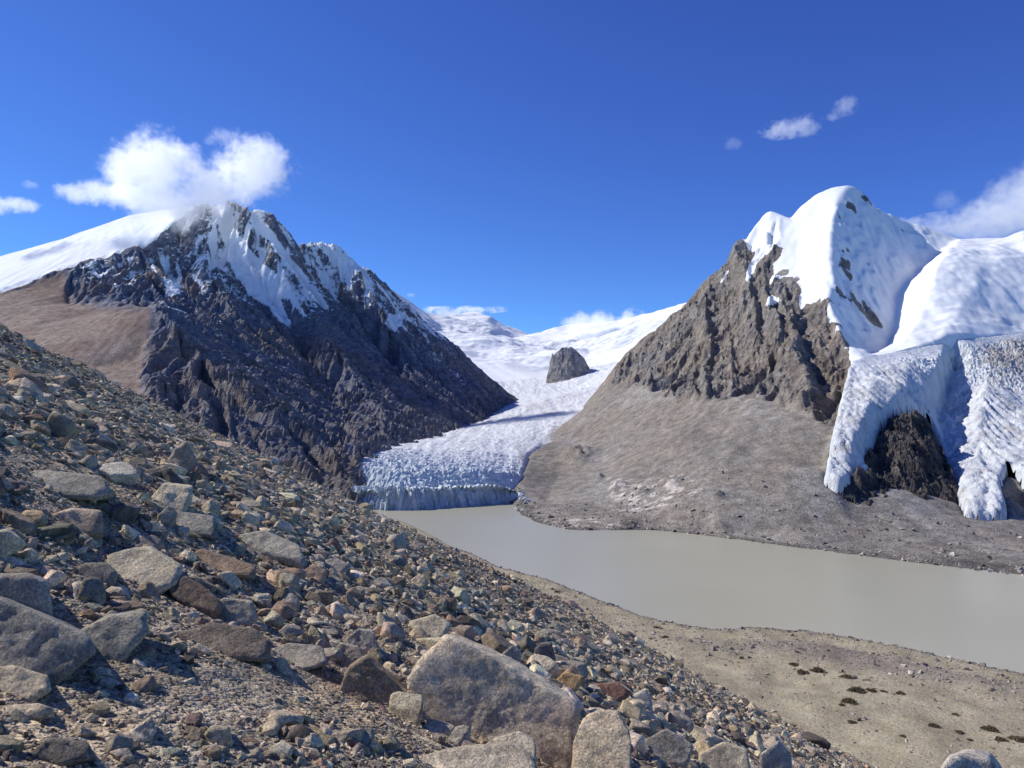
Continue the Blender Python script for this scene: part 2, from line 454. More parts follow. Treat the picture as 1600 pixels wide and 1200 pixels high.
# ================================================================ pyramid mountain on the right with snow cap and bowl
PX_SKY_R = [(900, 650), (930, 622), (950, 597), (960, 577), (985, 548), (1010, 520), (1040, 500), (1070, 474), (1100, 442), (1130, 412), (1160, 378), (1182, 348), (1193, 332), (1202, 327),
            (1213, 332), (1235, 341), (1250, 322), (1275, 302), (1300, 291), (1325, 287), (1340, 290), (1352, 302), (1362, 320), (1385, 331), (1410, 343), (1440, 353), (1465, 364), (1500, 372), (1540, 379), (1570, 371), (1600, 358), (1850, 330)]
SHORE_FAR = [(803, 792), (812, 803), (830, 815), (870, 824), (900, 828), (965, 828), (1000, 826), (1100, 836), (1200, 850), (1300, 863), (1400, 876), (1500, 888), (1600, 900), (1750, 920), (2000, 955)]
ICE_TOP = [(1332, 562, 1300), (1362, 556, 1340), (1420, 545, 1400), (1500, 528, 1440), (1600, 518, 1490), (1760, 505, 1560), (2000, 500, 1620)]

def A_(L): return [at(*p) for p in L]
ICE_EDGE = A_([(1324, 575, 1290), (1317, 620, 1180), (1304, 680, 1070), (1287, 735, 1005), (1284, 752, 985)])
ICE_LINES = [A_(ICE_TOP), ICE_EDGE,
    A_([(1365, 580, 1270), (1360, 640, 1125), (1335, 700, 1040), (1318, 740, 1000), (1306, 758, 975), (1300, 768, 960)]),
    A_([(1425, 562, 1350), (1415, 600, 1240), (1395, 640, 1160), (1364, 690, 1090), (1352, 725, 1050), (1340, 755, 1000)]),
    A_([(1476, 545, 1410), (1466, 585, 1330), (1445, 615, 1260), (1415, 634, 1200)]),
    A_([(1490, 552, 1430), (1492, 590, 1410), (1480, 630, 1370), (1462, 660, 1270), (1474, 700, 1190), (1486, 750, 1090), (1505, 790, 1000)]),
    A_([(1376, 690, 1105), (1400, 662, 1150), (1430, 652, 1185), (1460, 690, 1180), (1470, 750, 1110), (1420, 775, 1060), (1372, 760, 1050), (1376, 690, 1105)]),
    A_([(1520, 545, 1420), (1514, 590, 1370), (1508, 640, 1300), (1500, 690, 1210), (1500, 740, 1090), (1508, 790, 970), (1516, 806, 935)]),
    A_([(1545, 555, 1420), (1545, 610, 1310), (1530, 660, 1220), (1528, 720, 1120), (1540, 780, 975), (1545, 812, 922)]),
    A_([(1590, 560, 1420), (1590, 640, 1270), (1575, 720, 1110), (1572, 790, 955), (1584, 812, 920)]),
    A_([(1660, 560, 1430), (1670, 640, 1290), (1680, 720, 1130), (1700, 780, 1000)]),
    A_([(1760, 560, 1460), (1800, 650, 1280), (1830, 740, 1100), (1850, 800, 980)]), A_([(2000, 560, 1520), (2000, 700, 1230), (2000, 800, 1000)])]
ICE_TIN = tin(ICE_LINES, 380, 1500, 860, 1960, 2.8, 12, 3)
_px, _py = [a.reshape(ICE_TIN[2].shape) for a in image_pixels(np.stack([a.ravel() for a in ICE_TIN[:3]], 1))]
_w = fbm(ICE_TIN[0] / 30, ICE_TIN[1] / 30, 4, 541) * 7
_hole = poly_sd(_px + _w, _py + _w * .6, [(1318, 770), (1345, 752), (1368, 745), (1376, 700), (1374, 674), (1400, 652), (1425, 646), (1450, 662), (1466, 700), (1476, 755), (1500, 795), (1508, 812), (1512, 830), (1300, 830), (1296, 775)])
_gap = poly_sd(_px + _w, _py + _w * .6, [(1584, 830), (1574, 795), (1566, 760), (1576, 735), (1596, 752), (1640, 790), (1650, 840)])
ICE_TIN = (*ICE_TIN[:3], ICE_TIN[3] & (_hole > 0) & (_gap > 0))
def ice_level(X, Y):
    """surface of the hanging ice and how far inside its outline a point lies (0..1)"""
    x, y, z, ok = ICE_TIN
    w = blur(ok.astype(float), 30)
    i, j = (X - 380) / 2.8, (Y - 860) / 2.8
    out = (i < 0) | (j < 0) | (i > z.shape[1] - 2) | (j > z.shape[0] - 2)
    return bil(z, i, j), np.where(out, 0, sstep(.45, .98, bil(w, i, j)))

def build_pyramid_mountain():
    A = lambda L: [at(*p) for p in L]
    ydepth = np.interp([p[0] for p in PX_SKY_R], [900, 960, 1010, 1070, 1200, 1325, 1352, 1440, 1465, 1540, 1600, 1850], [2050, 2100, 2090, 2050, 1960, 1905, 1905, 1950, 1950, 1880, 1890, 2050])
    sky = [at(p[0], p[1], d) for p, d in zip(PX_SKY_R, ydepth)]
    left = A([(800, 800, 1190), (812, 772, 1260), (819, 737, 1400), (831, 710, 1560), (850, 692, 1700), (890, 657, 1950)])
    leftu = [(x - 110, y + 20, z - 70) for x, y, z in left] + [(x - 90, y + 140, z - 120) for x, y, z in sky[1:6]]
    cbase = A([(965, 592, 2000), (1000, 592, 1800), (1030, 608, 1640), (1060, 625, 1500), (1100, 622, 1420), (1150, 612, 1370), (1200, 615, 1300), (1250, 638, 1210), (1290, 662, 1130)])
    cliff = [A([(1000, 560, 1950), (1050, 540, 1800), (1075, 600, 1600)]), A([(1120, 450, 1900), (1130, 520, 1700), (1140, 580, 1500)]),
             A([(1200, 380, 1870), (1205, 450, 1720), (1215, 520, 1560), (1225, 590, 1380)]), A([(1250, 470, 1620), (1265, 540, 1440), (1275, 610, 1270)])]
    arete = A([(1325, 287, 1905), (1312, 310, 1860), (1300, 345, 1790), (1297, 370, 1740), (1297, 400, 1690), (1302, 435, 1630), (1292, 470, 1540), (1300, 490, 1490), (1315, 525, 1410), (1326, 560, 1340), (1322, 605, 1240), (1315, 645, 1170), (1300, 685, 1100), (1285, 735, 1030)])
    capl = A([(1240, 345, 1900), (1250, 400, 1780), (1250, 450, 1660)])
    sun = (.951, -.309, -1.02)                                      # the wall falls away more steeply than the light
    wallfoot = []
    for (px_, py_, Y_), h in (((1312, 310, 1860), 170), ((1300, 345, 1790), 150), ((1297, 370, 1740), 135), ((1297, 400, 1690), 128), ((1302, 435, 1630), 112), ((1292, 470, 1540), 100), ((1300, 490, 1490), 72), ((1315, 525, 1410), 30)):
        q = at(px_, py_, Y_); wallfoot.append((q[0] + sun[0] * h, q[1] + sun[1] * h, q[2] + sun[2] * h - 9))
    bowl = [A([(1418, 526, 1470), (1436, 490, 1530), (1452, 455, 1590), (1468, 418, 1670), (1482, 392, 1750)]), A([(1480, 515, 1460), (1515, 460, 1565), (1535, 410, 1680)]),
            A([(1600, 508, 1520), (1610, 440, 1630), (1612, 400, 1740)]), A([(1760, 495, 1590), (1800, 420, 1750)]), A([(2000, 490, 1640), (2000, 400, 1850)])]
    iced = ICE_LINES
    shore = [at_z(p[0], p[1], LAKE) for p in SHORE_FAR]
    water = [(x, y - 90, z - 34) for x, y, z in shore]
    water[0] = (water[0][0] - 70, shore[0][1] - 20, LAKE - 34)
    mor = A([(1262, 700, 1080), (1285, 742, 1030), (1330, 783, 960), (1400, 801, 930), (1480, 809, 912), (1530, 816, 900)])
    flat = A([(1450, 842, 850), (1550, 853, 825), (1600, 862, 802), (1750, 880, 780), (2000, 910, 760)])
    pond = [at_z(px, py, -146) for px, py in ((1540, 818), (1580, 814), (1640, 818), (1800, 825), (2000, 830))]
    scr = [A([(900, 690, 1640), (870, 740, 1400), (850, 790, 1210)]), A([(960, 640, 1720), (940, 720, 1420), (930, 790, 1130)]),
           A([(1060, 660, 1400), (1040, 740, 1180), (1020, 800, 1020)]), A([(1150, 660, 1230), (1130, 740, 1060), (1120, 810, 930)]),
           A([(1220, 690, 1120), (1230, 750, 1000), (1240, 820, 900)]), A([(1330, 820, 900), (1340, 850, 850)])]
    lines = [sky, back(sky, 260, -170), back(sky, 800, -450), left, leftu, cbase, *cliff, arete, capl, wallfoot, *bowl, *iced, shore, water, mor, flat, pond, *scr]
    st = 4.0
    X, Y, Z, ok = tin(lines, -60, 1750, 600, 2900, st, 20, 4)
    P = lambda: [a.reshape(Z.shape) for a in image_pixels(np.stack([X.ravel(), Y.ravel(), Z.ravel()], 1))]
    px, py = P()
    cliffz = poly_sd(px, py, [(940, 605), (960, 570), (1010, 512), (1070, 466), (1130, 402), (1180, 340), (1215, 345), (1215, 400), (1205, 430), (1245, 445), (1255, 470), (1292, 472), (1330, 560), (1324, 640), (1300, 668), (1250, 640), (1200, 618), (1150, 614), (1100, 624), (1060, 627), (1030, 610), (1000, 596)])
    icez = poly_sd(px, py, [(1332, 562), (1420, 547), (1600, 518), (2000, 500), (2000, 830), (1540, 812), (1330, 785), (1280, 740), (1300, 690), (1322, 620)])
    skyd = np.interp(px, [p[0] for p in PX_SKY_R], [p[1] for p in PX_SKY_R])
    snowz = poly_sd(px, py, [(1165, 372), (1195, 320), (1325, 270), (1480, 350), (1700, 300), (2100, 300), (2100, 560), (1600, 566), (1420, 585), (1345, 592), (1334, 566), (1312, 520), (1298, 480), (1290, 473),
                             (1262, 474), (1250, 470), (1252, 448), (1235, 432), (1200, 432), (1215, 408), (1222, 390), (1200, 388), (1185, 402)])
    isc = sstep(10, -10, cliffz); iss = sstep(6, -6, snowz)
    f1 = fbm(X / 200, Y / 200, 6, 109)
    wob = fbm(X / 120, Y / 120, 3, 133) * .8
    s1 = streaks(Z, st, fbm(X / 55, Y / 55, 3, 121), 300, 18, wob)
    s2 = streaks(Z, st, fbm(X / 26, Y / 26, 3, 122), 120, 12, wob)
    s3 = streaks(Z, st, fbm(X / 12, Y / 12, 3, 123), 50, 8, wob)
    s4 = streaks(Z, st, fbm(X / 22, Y / 22, 3, 124), 420, 24)
    C1, C2, C3 = crag(s1), crag(s2), crag(s3)
    amp = .4 + .6 * sstep(-.35, .2, fbm(X / 150, Y / 150, 3, 127))
    keep = np.exp(-np.abs(py - skyd) / 14)
    lit = .35 + .65 * sstep(820, 700, py)
    dz = isc * (C1 * 9 + s1 * 15 - C2 * 3.2 * amp + s2 * 5 * amp + s3 * 1.2 * amp + f1 * 16 + (ridged(X / 60 + Z / 90, Y / 60, 5, 128, .55) - .5) * 12 * amp + fbm(X / 22, Y / 22, 6, 129, .62) * 4 * amp)
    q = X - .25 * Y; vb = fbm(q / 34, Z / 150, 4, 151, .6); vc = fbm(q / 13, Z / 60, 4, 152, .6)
    va = fbm((q + 18 * f1) / 62, Z / 420 + 3, 3, 153, .5)
    dz = dz + isc * (va * 44 - crag(va * 1.5) * 7 - crag(vb * 1.3) * 4.0 + vb * 10 - crag(vc * 1.2) * 1.2 * amp)
    dz = dz + (1 - isc) * (1 - iss) * lit * (s4 * 1.1 + s2 * .3 + f1 * 9 + fbm(X / 28, Y / 28, 6, 7, .65) * 2.6)
    dz = dz + iss * (f1 * 9 + s1 * 3.0 * (1 - isc) + fbm(X / 30, Y / 30, 5, 141, .6) * 2.6 + sstep(1400, 1460, px) * ((ridged(X / 70 + f1, Y / 34, 5, 142, .58) - .5) * 4.5 + f1 * 14))
    Z = Z + dz * (1 - .7 * keep)
    Z = Z + isc * amp * fbm(X / 60 + 5, Z / 13 + Y / 60, 4, 144, .6) * 3
    wxx, wyy = fbm(X / 34, Y / 34, 3, 146) * .8, fbm(X / 34, Y / 34, 3, 147) * .8
    fc = facets(X / 44 + wxx, Y / 60 + Z / 120 + wyy, 161, 1.2, .3) * 6.5 + facets(X / 17 + wxx * 1.6, Y / 24 + Z / 44 + wyy * 1.6, 162, 1.2, .4) * 1.5
    Z = Z + isc * fc * (1 - .5 * keep)
    wallz = sstep(14, -14, poly_sd(px, py, [(1308, 318), (1350, 300), (1420, 350), (1460, 365), (1400, 460), (1380, 530), (1345, 552), (1318, 510), (1300, 470), (1303, 400)]))
    Z = Z + wallz * iss * ((ridged(X / 38, Y / 38, 5, 163, .6) - .45) * 12 + facets(X / 26, Y / 26 + Z / 60, 164, 1.0, .3) * 3 + s2 * 2)
    zi, wi = ice_level(X, Y)
    Z = np.where(wi > 0, np.minimum(Z, zi - 2 - 13 * wi) * sstep(0, .12, wi) + Z * (1 - sstep(0, .12, wi)), Z)
    # small rock knolls that stick out of the scree
    for kx, ky, ky2, rad, hh in ((905, 712, 1480, 30, 17), (885, 706, 1500, 16, 14), (965, 760, 1200, 14, 9), (1000, 778, 1120, 22, 9), (1040, 765, 1120, 18, 8), (1120, 795, 1000, 7, 8), (935, 745, 1290, 9, 10)):
        q = at(kx, ky, ky2)
        d = np.hypot(X - q[0], (Y - q[1]) * .6) / rad
        Z = Z + np.exp(-d * d * 1.5) * hh * (.6 + .9 * ridged(X / 16, Y / 16, 3, 150))
    gx, gy = grad(Z, st); sl = np.hypot(gx, gy)
    px, py = P()
    n = fbm(X / 45, Y / 45, 5, 171); nb = fbm(X / 160, Y / 160, 4, 172)
    s = sstep(7, -7, snowz + n * 16 + nb * 10 + facets(X / 30, Y / 30, 165, 1, .4) * 7)
    rocks = sstep(.42, .62, n * .6 + nb * .5 + s1 * .12) * sstep(.9, 1.3, sl) * iss
    s = np.clip(s - rocks * .55, 0, 1)
    def streak(poly, w=4):
        return sstep(w, -w, poly_sd(px + n * 6, py + nb * 6, poly))
    s = np.maximum(s, streak([(1178, 395), (1186, 398), (1180, 425), (1168, 443), (1163, 438), (1170, 415)]) * .95)
    s = np.maximum(s, streak([(1200, 460), (1222, 466), (1215, 476), (1193, 482)]) * .85)
    s = np.maximum(s, streak([(1136, 420), (1142, 418), (1130, 440), (1120, 445)], 3) * .8)
    hole = lambda poly: .75 * sstep(18, -14, poly_sd(px + n * 22, py + nb * 14, poly)) * sstep(-.12, .22, n + .4 * s2)
    s = s - .7 * hole([(1200, 425), (1222, 412), (1250, 416), (1262, 424), (1235, 432)])
    s = s - .75 * hole([(1325, 455), (1333, 452), (1350, 478), (1340, 486)]) - .7 * hole([(1308, 410), (1313, 408), (1326, 436), (1320, 440)]) - .75 * hole([(1325, 328), (1355, 310), (1362, 322), (1340, 335)]) - .85 * wallz * sstep(.0, .55, n + .5 * nb + .22 * s2 - .1)
    band = fbm(X / 240 + 3, Y / 240 + Z / 200, 4, 181)
    tone = tone_mix((.222, .202, .170), (isc, (.285, .255, .215)), (isc * sstep(-.05, .25, band), (.285, .243, .20)), (isc * sstep(.0, .3, -band), (.245, .233, .218)), (isc * sstep(.25, .8, s2) * .5, (.34, .315, .28)), ((1 - isc) * sstep(.1, .8, s4) * .8, (.275, .262, .235)), ((1 - isc) * sstep(.1, .8, -s4) * .9, (.155, .146, .132)),
                    ((1 - isc) * sstep(.0, .35, fbm(X / 90, Y / 260, 4, 190)), (.25, .235, .208)), ((1 - isc) * sstep(.05, .4, -fbm(X / 120, Y / 300, 4, 193)), (.175, .162, .142)))
    wet = sstep(LAKE + 3.0, LAKE + .5, Z)
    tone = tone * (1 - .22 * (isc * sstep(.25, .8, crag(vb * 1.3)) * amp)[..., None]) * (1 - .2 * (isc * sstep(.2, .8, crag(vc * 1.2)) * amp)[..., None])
    pale = sstep(.0, .16, fbm(X / 18, Y / 18, 4, 199)) * np.maximum(sstep(16, 0, poly_sd(px, py, [(955, 755), (1000, 765), (1060, 750), (1085, 765), (1010, 792), (965, 792)])), sstep(10, 0, poly_sd(px, py, [(870, 816), (930, 815), (965, 822), (962, 832), (890, 830)])))
    tone = tone * (1 - pale[..., None]) + pale[..., None] * np.array((.52, .48, .42))
    tone = tone * (1 - .45 * wet[..., None])
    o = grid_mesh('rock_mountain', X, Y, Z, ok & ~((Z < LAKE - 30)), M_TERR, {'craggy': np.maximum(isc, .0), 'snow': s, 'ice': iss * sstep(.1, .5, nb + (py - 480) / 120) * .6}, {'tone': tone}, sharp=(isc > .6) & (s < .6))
    return tag(o, 'sunlit grey brown rock pyramid with snow cap and scree slopes beside the lake', 'mountain', kind='structure')
build_pyramid_mountain()
# ================================================================ valley glacier, snow mountain, nunatak, hanging icefall
def build_glacier():
    A = lambda L: [at(*p) for p in L]
    base = [(lambda q: (q[0], q[1] + 12, q[2]))(at_z(px, py, LAKE - 4)) for px, py in ((545, 792), (575, 796), (605, 798), (640, 797), (700, 793), (750, 789), (785, 786), (815, 784))]
    rows = [A([(545, 770, 1175), (575, 764, 1178), (605, 764, 1166), (640, 764, 1172), (700, 760, 1198), (750, 757, 1226), (785, 759, 1250), (822, 768, 1262)]),
            A([(535, 735, 1270), (570, 728, 1280), (620, 735, 1270), (700, 735, 1300), (760, 735, 1320), (822, 742, 1370)]),
            A([(550, 710, 1390), (580, 706, 1400), (640, 708, 1430), (700, 710, 1450), (760, 708, 1480), (828, 712, 1530)]),
            A([(590, 697, 1540), (640, 692, 1640), (700, 690, 1640), (760, 686, 1680), (850, 692, 1690)]),
            A([(670, 681, 1930), (730, 668, 2080), (800, 660, 2080), (895, 660, 1950)]),
            A([(750, 655, 2480), (800, 640, 2500), (870, 636, 2450), (935, 632, 2250)]),
            A([(780, 632, 3050), (830, 618, 3080), (890, 612, 3080), (960, 596, 2900)]),
            [(x, y, z - 3) for x, y, z in A([(690, 602, 3520), (740, 592, 3550), (790, 596, 3560), (830, 590, 3600), (880, 590, 3700), (940, 580, 3650), (985, 555, 3500)])],
            [(x, y + 120, z - 30) for x, y, z in A([(690, 602, 3520), (740, 592, 3550), (790, 596, 3560), (830, 590, 3600), (880, 590, 3700), (940, 580, 3650), (985, 555, 3500)])]]
    lines = [base, *rows]
    st = 3.0
    X, Y, Z, ok = tin(lines, -330, 620, 1130, 3850, st, 18, 3)
    px, py = [a.reshape(Z.shape) for a in image_pixels(np.stack([X.ravel(), Y.ravel(), Z.ravel()], 1))]
    w = fbm(X / 120, Y / 120, 4, 203) * 22
    front = sstep(1500, 1200, Y - X * .1)
    up = np.clip(Z - LAKE, 0, 30) / 30
    # seracs: blocks between crevasses that run across the flow, and long flow bands
    wv = fbm(X / 60, Y / 60, 4, 204) * 16
    cr = ridged((X * .22 + wv) / 17, (Y - X * .25 + wv) / 8.5, 4, 211, .6)
    lump = ridged(X / 12, Y / 12, 4, 213, .6)
    band = fbm((X + w) / 26, Y / 260, 4, 217)
    F1, F2, rr_, dx_, dy_ = worley((X + wv) / 19, (Y - X * .2 + wv) / 9, 251); crk = sstep(.16, .02, F2 - F1)
    G1, G2, rq, ex, ey = worley((X + wv * .5) / 8, (Y - X * .2) / 5.5, 252)
    ser = rr_(1) * 2.4 + (rr_(2) * dx_ + rr_(3) * dy_) * 3.0 - crk * 4 + rq(1) * 1.3 + (rq(2) * ex + rq(3) * ey) * 2
    sx = streaks(Z, st, fbm(X / 10, Y / 10, 3, 231), 60, 10); fl = streaks(Z, st, fbm(X / 16, Y / 16, 3, 232), 300, 20)
    Z = Z + up * (crag(sx) * front * 2.0 + fl * (1 - front) * 1.4 + (cr - .5) * (2.2 + 5.5 * front) + (lump - .5) * (2.2 + 3.5 * front) + band * 4 + fbm(X / 5, Y / 5, 3, 233) * 1.2 + ser * (.12 + .36 * front) - 9 * front * np.exp(-((X - 8 + (Y - 1250) * -.12 + wv * .4) / 5) ** 2))
    Z = Z - np.clip(X - np.interp(Y, [1200, 1400, 1560, 1700], [22, 22, 36, 66]) + 6, 0, 60) * .9 * sstep(1750, 1600, Y)
    n = fbm(X / 40, Y / 40, 5, 219)
    edge = np.minimum(sstep(0, 40, X - np.interp(Y, [1150, 1350, 1540, 1700, 1950, 2200, 2800], [-230, -265, -255, -225, -194, -146, -23])),
                      sstep(0, 50, np.interp(Y, [1200, 1400, 1560, 1700, 1980, 2100, 3000], [25, 25, 40, 70, 150, 230, 420]) - X))
    dirt = np.clip(.20 + .52 * band + .25 * n - .12 * front + (1 - edge) * .35 + .22 * sstep(1500, 2300, Y) * sstep(3200, 2600, Y), 0, 1)
    blue = np.clip(front * (.30 + .35 * (1 - cr) + .25 * sstep(.2, .9, 1 - up)) + .12 * (1 - cr), 0, 1)
    far = sstep(2700, 3300, Y)
    o = grid_mesh('glacier', X, Y, Z, ok, M_ICE, {'dirt': dirt * (1 - far), 'blue': np.clip(blue + .3 * crk * front, 0, 1)}, sharp=Y < 1500)
    # the calving front: a broken wall of blue ice above the water
    ft = np.array([at_z(px, py, LAKE)[:2] for px, py in ((540, 792), (575, 796), (605, 797.5), (640, 797), (700, 793), (750, 789), (785, 786), (800, 786), (818, 789))])
    L_ = np.concatenate([[0], np.cumsum(np.hypot(*np.diff(ft, axis=0).T))])
    s_ = np.arange(0, L_[-1], .8); nt = 46
    fx, fy = np.interp(s_, L_, ft[:, 0]), np.interp(s_, L_, ft[:, 1])
    topz = np.array([30., 31, 33, 32, 30, 29, 26, 15, 6])
    blk0 = facets(s_ / 9, s_ * 0 + .5, 249, .5, .5)
    tz_ = np.interp(s_, L_, topz) * (1 + .10 * fbm(s_ / 14, s_ * 0, 3, 241) + .08 * ridged(s_ / 7, s_ * 0 + 2, 3, 242) + .13 * blk0)
    S2, T2 = np.meshgrid(s_, np.linspace(0, 1.22, nt))
    H2 = np.minimum(T2, 1.0) * tz_[None, :]
    colm = ridged(S2 / 9, H2 / 60 + 1, 4, 243, .55) - .5; fine = fbm(S2 / 2.4, H2 / 9, 4, 244, .6); blk = np.round(fbm(S2 / 16, H2 / 34, 3, 245) * 3.2) / 3.2
    out_ = colm * 7.5 + fine * 1.3 + blk * 6 + facets(S2 / 10 + fine * .2, H2 / 26, 250, 1.0, .5) * 3.4 + facets(S2 / 4, H2 / 9, 253, 1.0, .4) * 1.2 + 3 * fbm(S2 / 50, H2 * 0, 3, 254) - T2 * 12.0 + fbm(S2 / 20, H2 / 3, 3, 246) * .6
    tx_, ty_ = np.gradient(fx), np.gradient(fy); l_ = np.hypot(tx_, ty_); nx_, ny_ = ty_ / l_, -tx_ / l_
    back_ = np.clip(T2 - 1, 0, 1) * 60
    X2 = fx[None] + nx_[None] * (out_ - back_); Y2 = fy[None] + ny_[None] * (out_ - back_)
    Z2 = LAKE - .8 + H2 - np.clip(T2 - 1.08, 0, 1) * 30 + (T2 >= .97) * (fbm(S2 / 4, T2 * 5, 3, 247) * 1.8)
    d2 = np.clip(.02 + .5 * sstep(.25, .0, T2) * .5 + .35 * sstep(.1, .4, fbm(S2 / 6, H2 / 50, 3, 248)) + .5 * sstep(L_[-1] - 60, L_[-1] - 10, S2), 0, 1)
    b2 = np.clip(.42 - .3 * blk + .3 * (0.2 - colm) - .5 * sstep(1.0, 1.15, T2), 0, 1)
    wall = grid_mesh('ice_cliff', X2, Y2, Z2, np.ones_like(X2, bool), M_ICE, {'dirt': d2, 'blue': b2}, smooth=False); wall.parent = o
    wall['label'] = 'pale blue fractured ice cliff at the water'
    return tag(o, 'crevassed white valley glacier ending in a blue ice cliff at the lake', 'glacier', kind='structure')

def build_snow_mountain():
    A = lambda L: [at(*p) for p in L]
    sky = A([(560, 420, 5400), (600, 445, 5450), (640, 470, 5500), (665, 488, 5600), (690, 492, 5750), (715, 490, 5900), (740, 487, 6000), (755, 489, 5950), (768, 494, 5920), (778, 503, 5920), (800, 514, 6000), (825, 522, 6050), (850, 528, 6100), (890, 517, 6100),
             (930, 505, 6000), (1000, 497, 5800), (1020, 490, 5650), (1045, 480, 5400), (1070, 474, 5200), (1120, 455, 5200), (1200, 430, 5300)])
    dome = A([(690, 512, 5350), (715, 520, 5250), (742, 508, 5500), (758, 500, 5560), (775, 512, 5480), (800, 527, 5500)])
    mid = [A([(600, 540, 4500), (680, 530, 4700), (720, 527, 4900), (780, 530, 5000), (840, 543, 5100), (900, 535, 5100), (960, 520, 5000), (1010, 505, 4900), (1060, 490, 4700), (1150, 480, 4700)]),
           A([(600, 590, 3900), (690, 560, 3950), (740, 562, 3950), (800, 566, 4100), (850, 562, 4200), (920, 560, 4200), (960, 545, 4200), (1000, 525, 4200), (1040, 505, 4250), (1100, 490, 4250)]),
           A([(640, 610, 3500), (740, 592, 3550), (790, 596, 3560), (830, 590, 3600), (880, 590, 3700), (940, 580, 3650), (985, 555, 3500), (1030, 530, 3500), (1080, 510, 3500)]),
           [(x, y, z - 70) for x, y, z in A([(640, 650, 3150), (760, 618, 3250), (800, 610, 3300), (850, 602, 3350), (900, 598, 3350), (950, 585, 3200), (1000, 565, 3050), (1060, 550, 3000)])]]
    step1 = A([(690, 516, 5200), (720, 518, 5250), (760, 522, 5300)])
    lines = [sky, back(sky, 400, -200), dome, *mid, step1]
    st = 9.0
    X, Y, Z, ok = tin(lines, -1200, 1900, 3000, 6600, st, 50, 3)
    px, py = [a.reshape(Z.shape) for a in image_pixels(np.stack([X.ravel(), Y.ravel(), Z.ravel()], 1))]
    skyd = np.interp(px, [560, 640, 665, 740, 778, 850, 930, 1000, 1070, 1200], [420, 470, 488, 487, 503, 528, 505, 497, 474, 430])
    keep = np.exp(-np.abs(py - skyd) / 8)
    f = fbm(X / 420, Y / 420, 6, 303); r = ridged(X / 300, Y / 190, 6, 307, .55)
    ser = ridged((X + 60 * f) / 90, Y / 45, 4, 311, .55)
    sz = sstep(.0, .3, fbm(X / 500, Y / 500, 3, 313) + .05)
    Z = Z + ((r - .45) * 34 + f * 34 + fbm(X / 1100, Y / 700, 3, 331) * 50 + sz * (ser - .5) * 17) * (1 - .75 * keep) * sstep(3500, 4300, Y)
    n = fbm(X / 90, Y / 90, 5, 317)
    gx, gy = grad(Z, st); sl = np.hypot(gx, gy)
    s = np.clip(1.0 - sstep(1.1, 1.6, sl + n * .5) * .5, 0, 1)
    tone = np.broadcast_to(np.array((.2, .18, .17)), Z.shape + (3,))
    o = grid_mesh('snow_mountain', X, Y, Z, ok, M_TERR, {'craggy': np.zeros_like(s), 'snow': s, 'ice': np.clip(sz * (1 - ser) * 1.1 + sstep(.5, .9, sl) * .5, 0, 1)}, {'tone': tone})
    return tag(o, 'distant snow covered mountain with a broad snowfield at the head of the glacier', 'mountain', kind='structure')

def build_nunatak():
    L = [A_([(850, 612, 3365), (860, 615, 3340), (872, 620, 3315), (886, 624, 3305), (900, 612, 3330), (914, 598, 3370), (925, 584, 3420)]),
         A_([(856, 588, 3405), (866, 592, 3375), (880, 594, 3360), (896, 588, 3375), (914, 578, 3420)]),
         A_([(858, 570, 3425), (872, 570, 3405), (888, 568, 3400), (904, 566, 3412), (915, 570, 3445)]),
         A_([(862, 556, 3440), (873, 547, 3448), (887, 543, 3455), (901, 548, 3460), (912, 559, 3462), (917, 570, 3465)])]
    L.append([(x + 5, y + 40, z - 14) for x, y, z in L[3]]); L.append([(x + 10, y + 130, z - 60) for x, y, z in L[3]])
    L.append([(x - 4, y - 60, z - 30) for x, y, z in L[0]])
    st = 2.4
    X, Y, Z, ok = tin(L, 60, 480, 3150, 3640, st, 14, 3)
    s1 = streaks(Z, st, fbm(X / 20, Y / 20, 3, 421), 110, 8)
    Z = Z + crag(s1) * 3 + s1 * 4 + facets(X / 30, Y / 40 + Z / 60, 431, 1.1, .4) * 7 + facets(X / 13, Y / 16 + Z / 24, 432, 1.1, .4) * 3 + fbm(X / 40, Y / 40, 4, 433) * 9
    n = fbm(X / 22, Y / 22, 4, 411); px, py = [a.reshape(Z.shape) for a in image_pixels(np.stack([X.ravel(), Y.ravel(), Z.ravel()], 1))]
    gx, gy = grad(Z, st); sl = np.hypot(gx, gy)
    s = np.clip(sstep(1.0, .45, sl + n * .5) * sstep(575, 548, py) * .9 + sstep(6, -10, 590 - py + (px - 900) * .9 + n * 16) * 0 + sstep(596, 618, py + n * 26) * sstep(1.6, .8, sl) * .7, 0, 1)
    tone = tone_mix((.33, .315, .29), (sstep(0, .3, n), (.40, .38, .345)), (sstep(0, .3, -n), (.24, .235, .225)))
    o = grid_mesh('rock_island', X, Y, Z, ok, M_TERR, {'craggy': np.ones_like(s), 'snow': s, 'ice': s * 0}, {'tone': tone}, sharp=s < .5)
    return tag(o, 'grey rock knob standing alone in the snow above the glacier', 'rock outcrop')

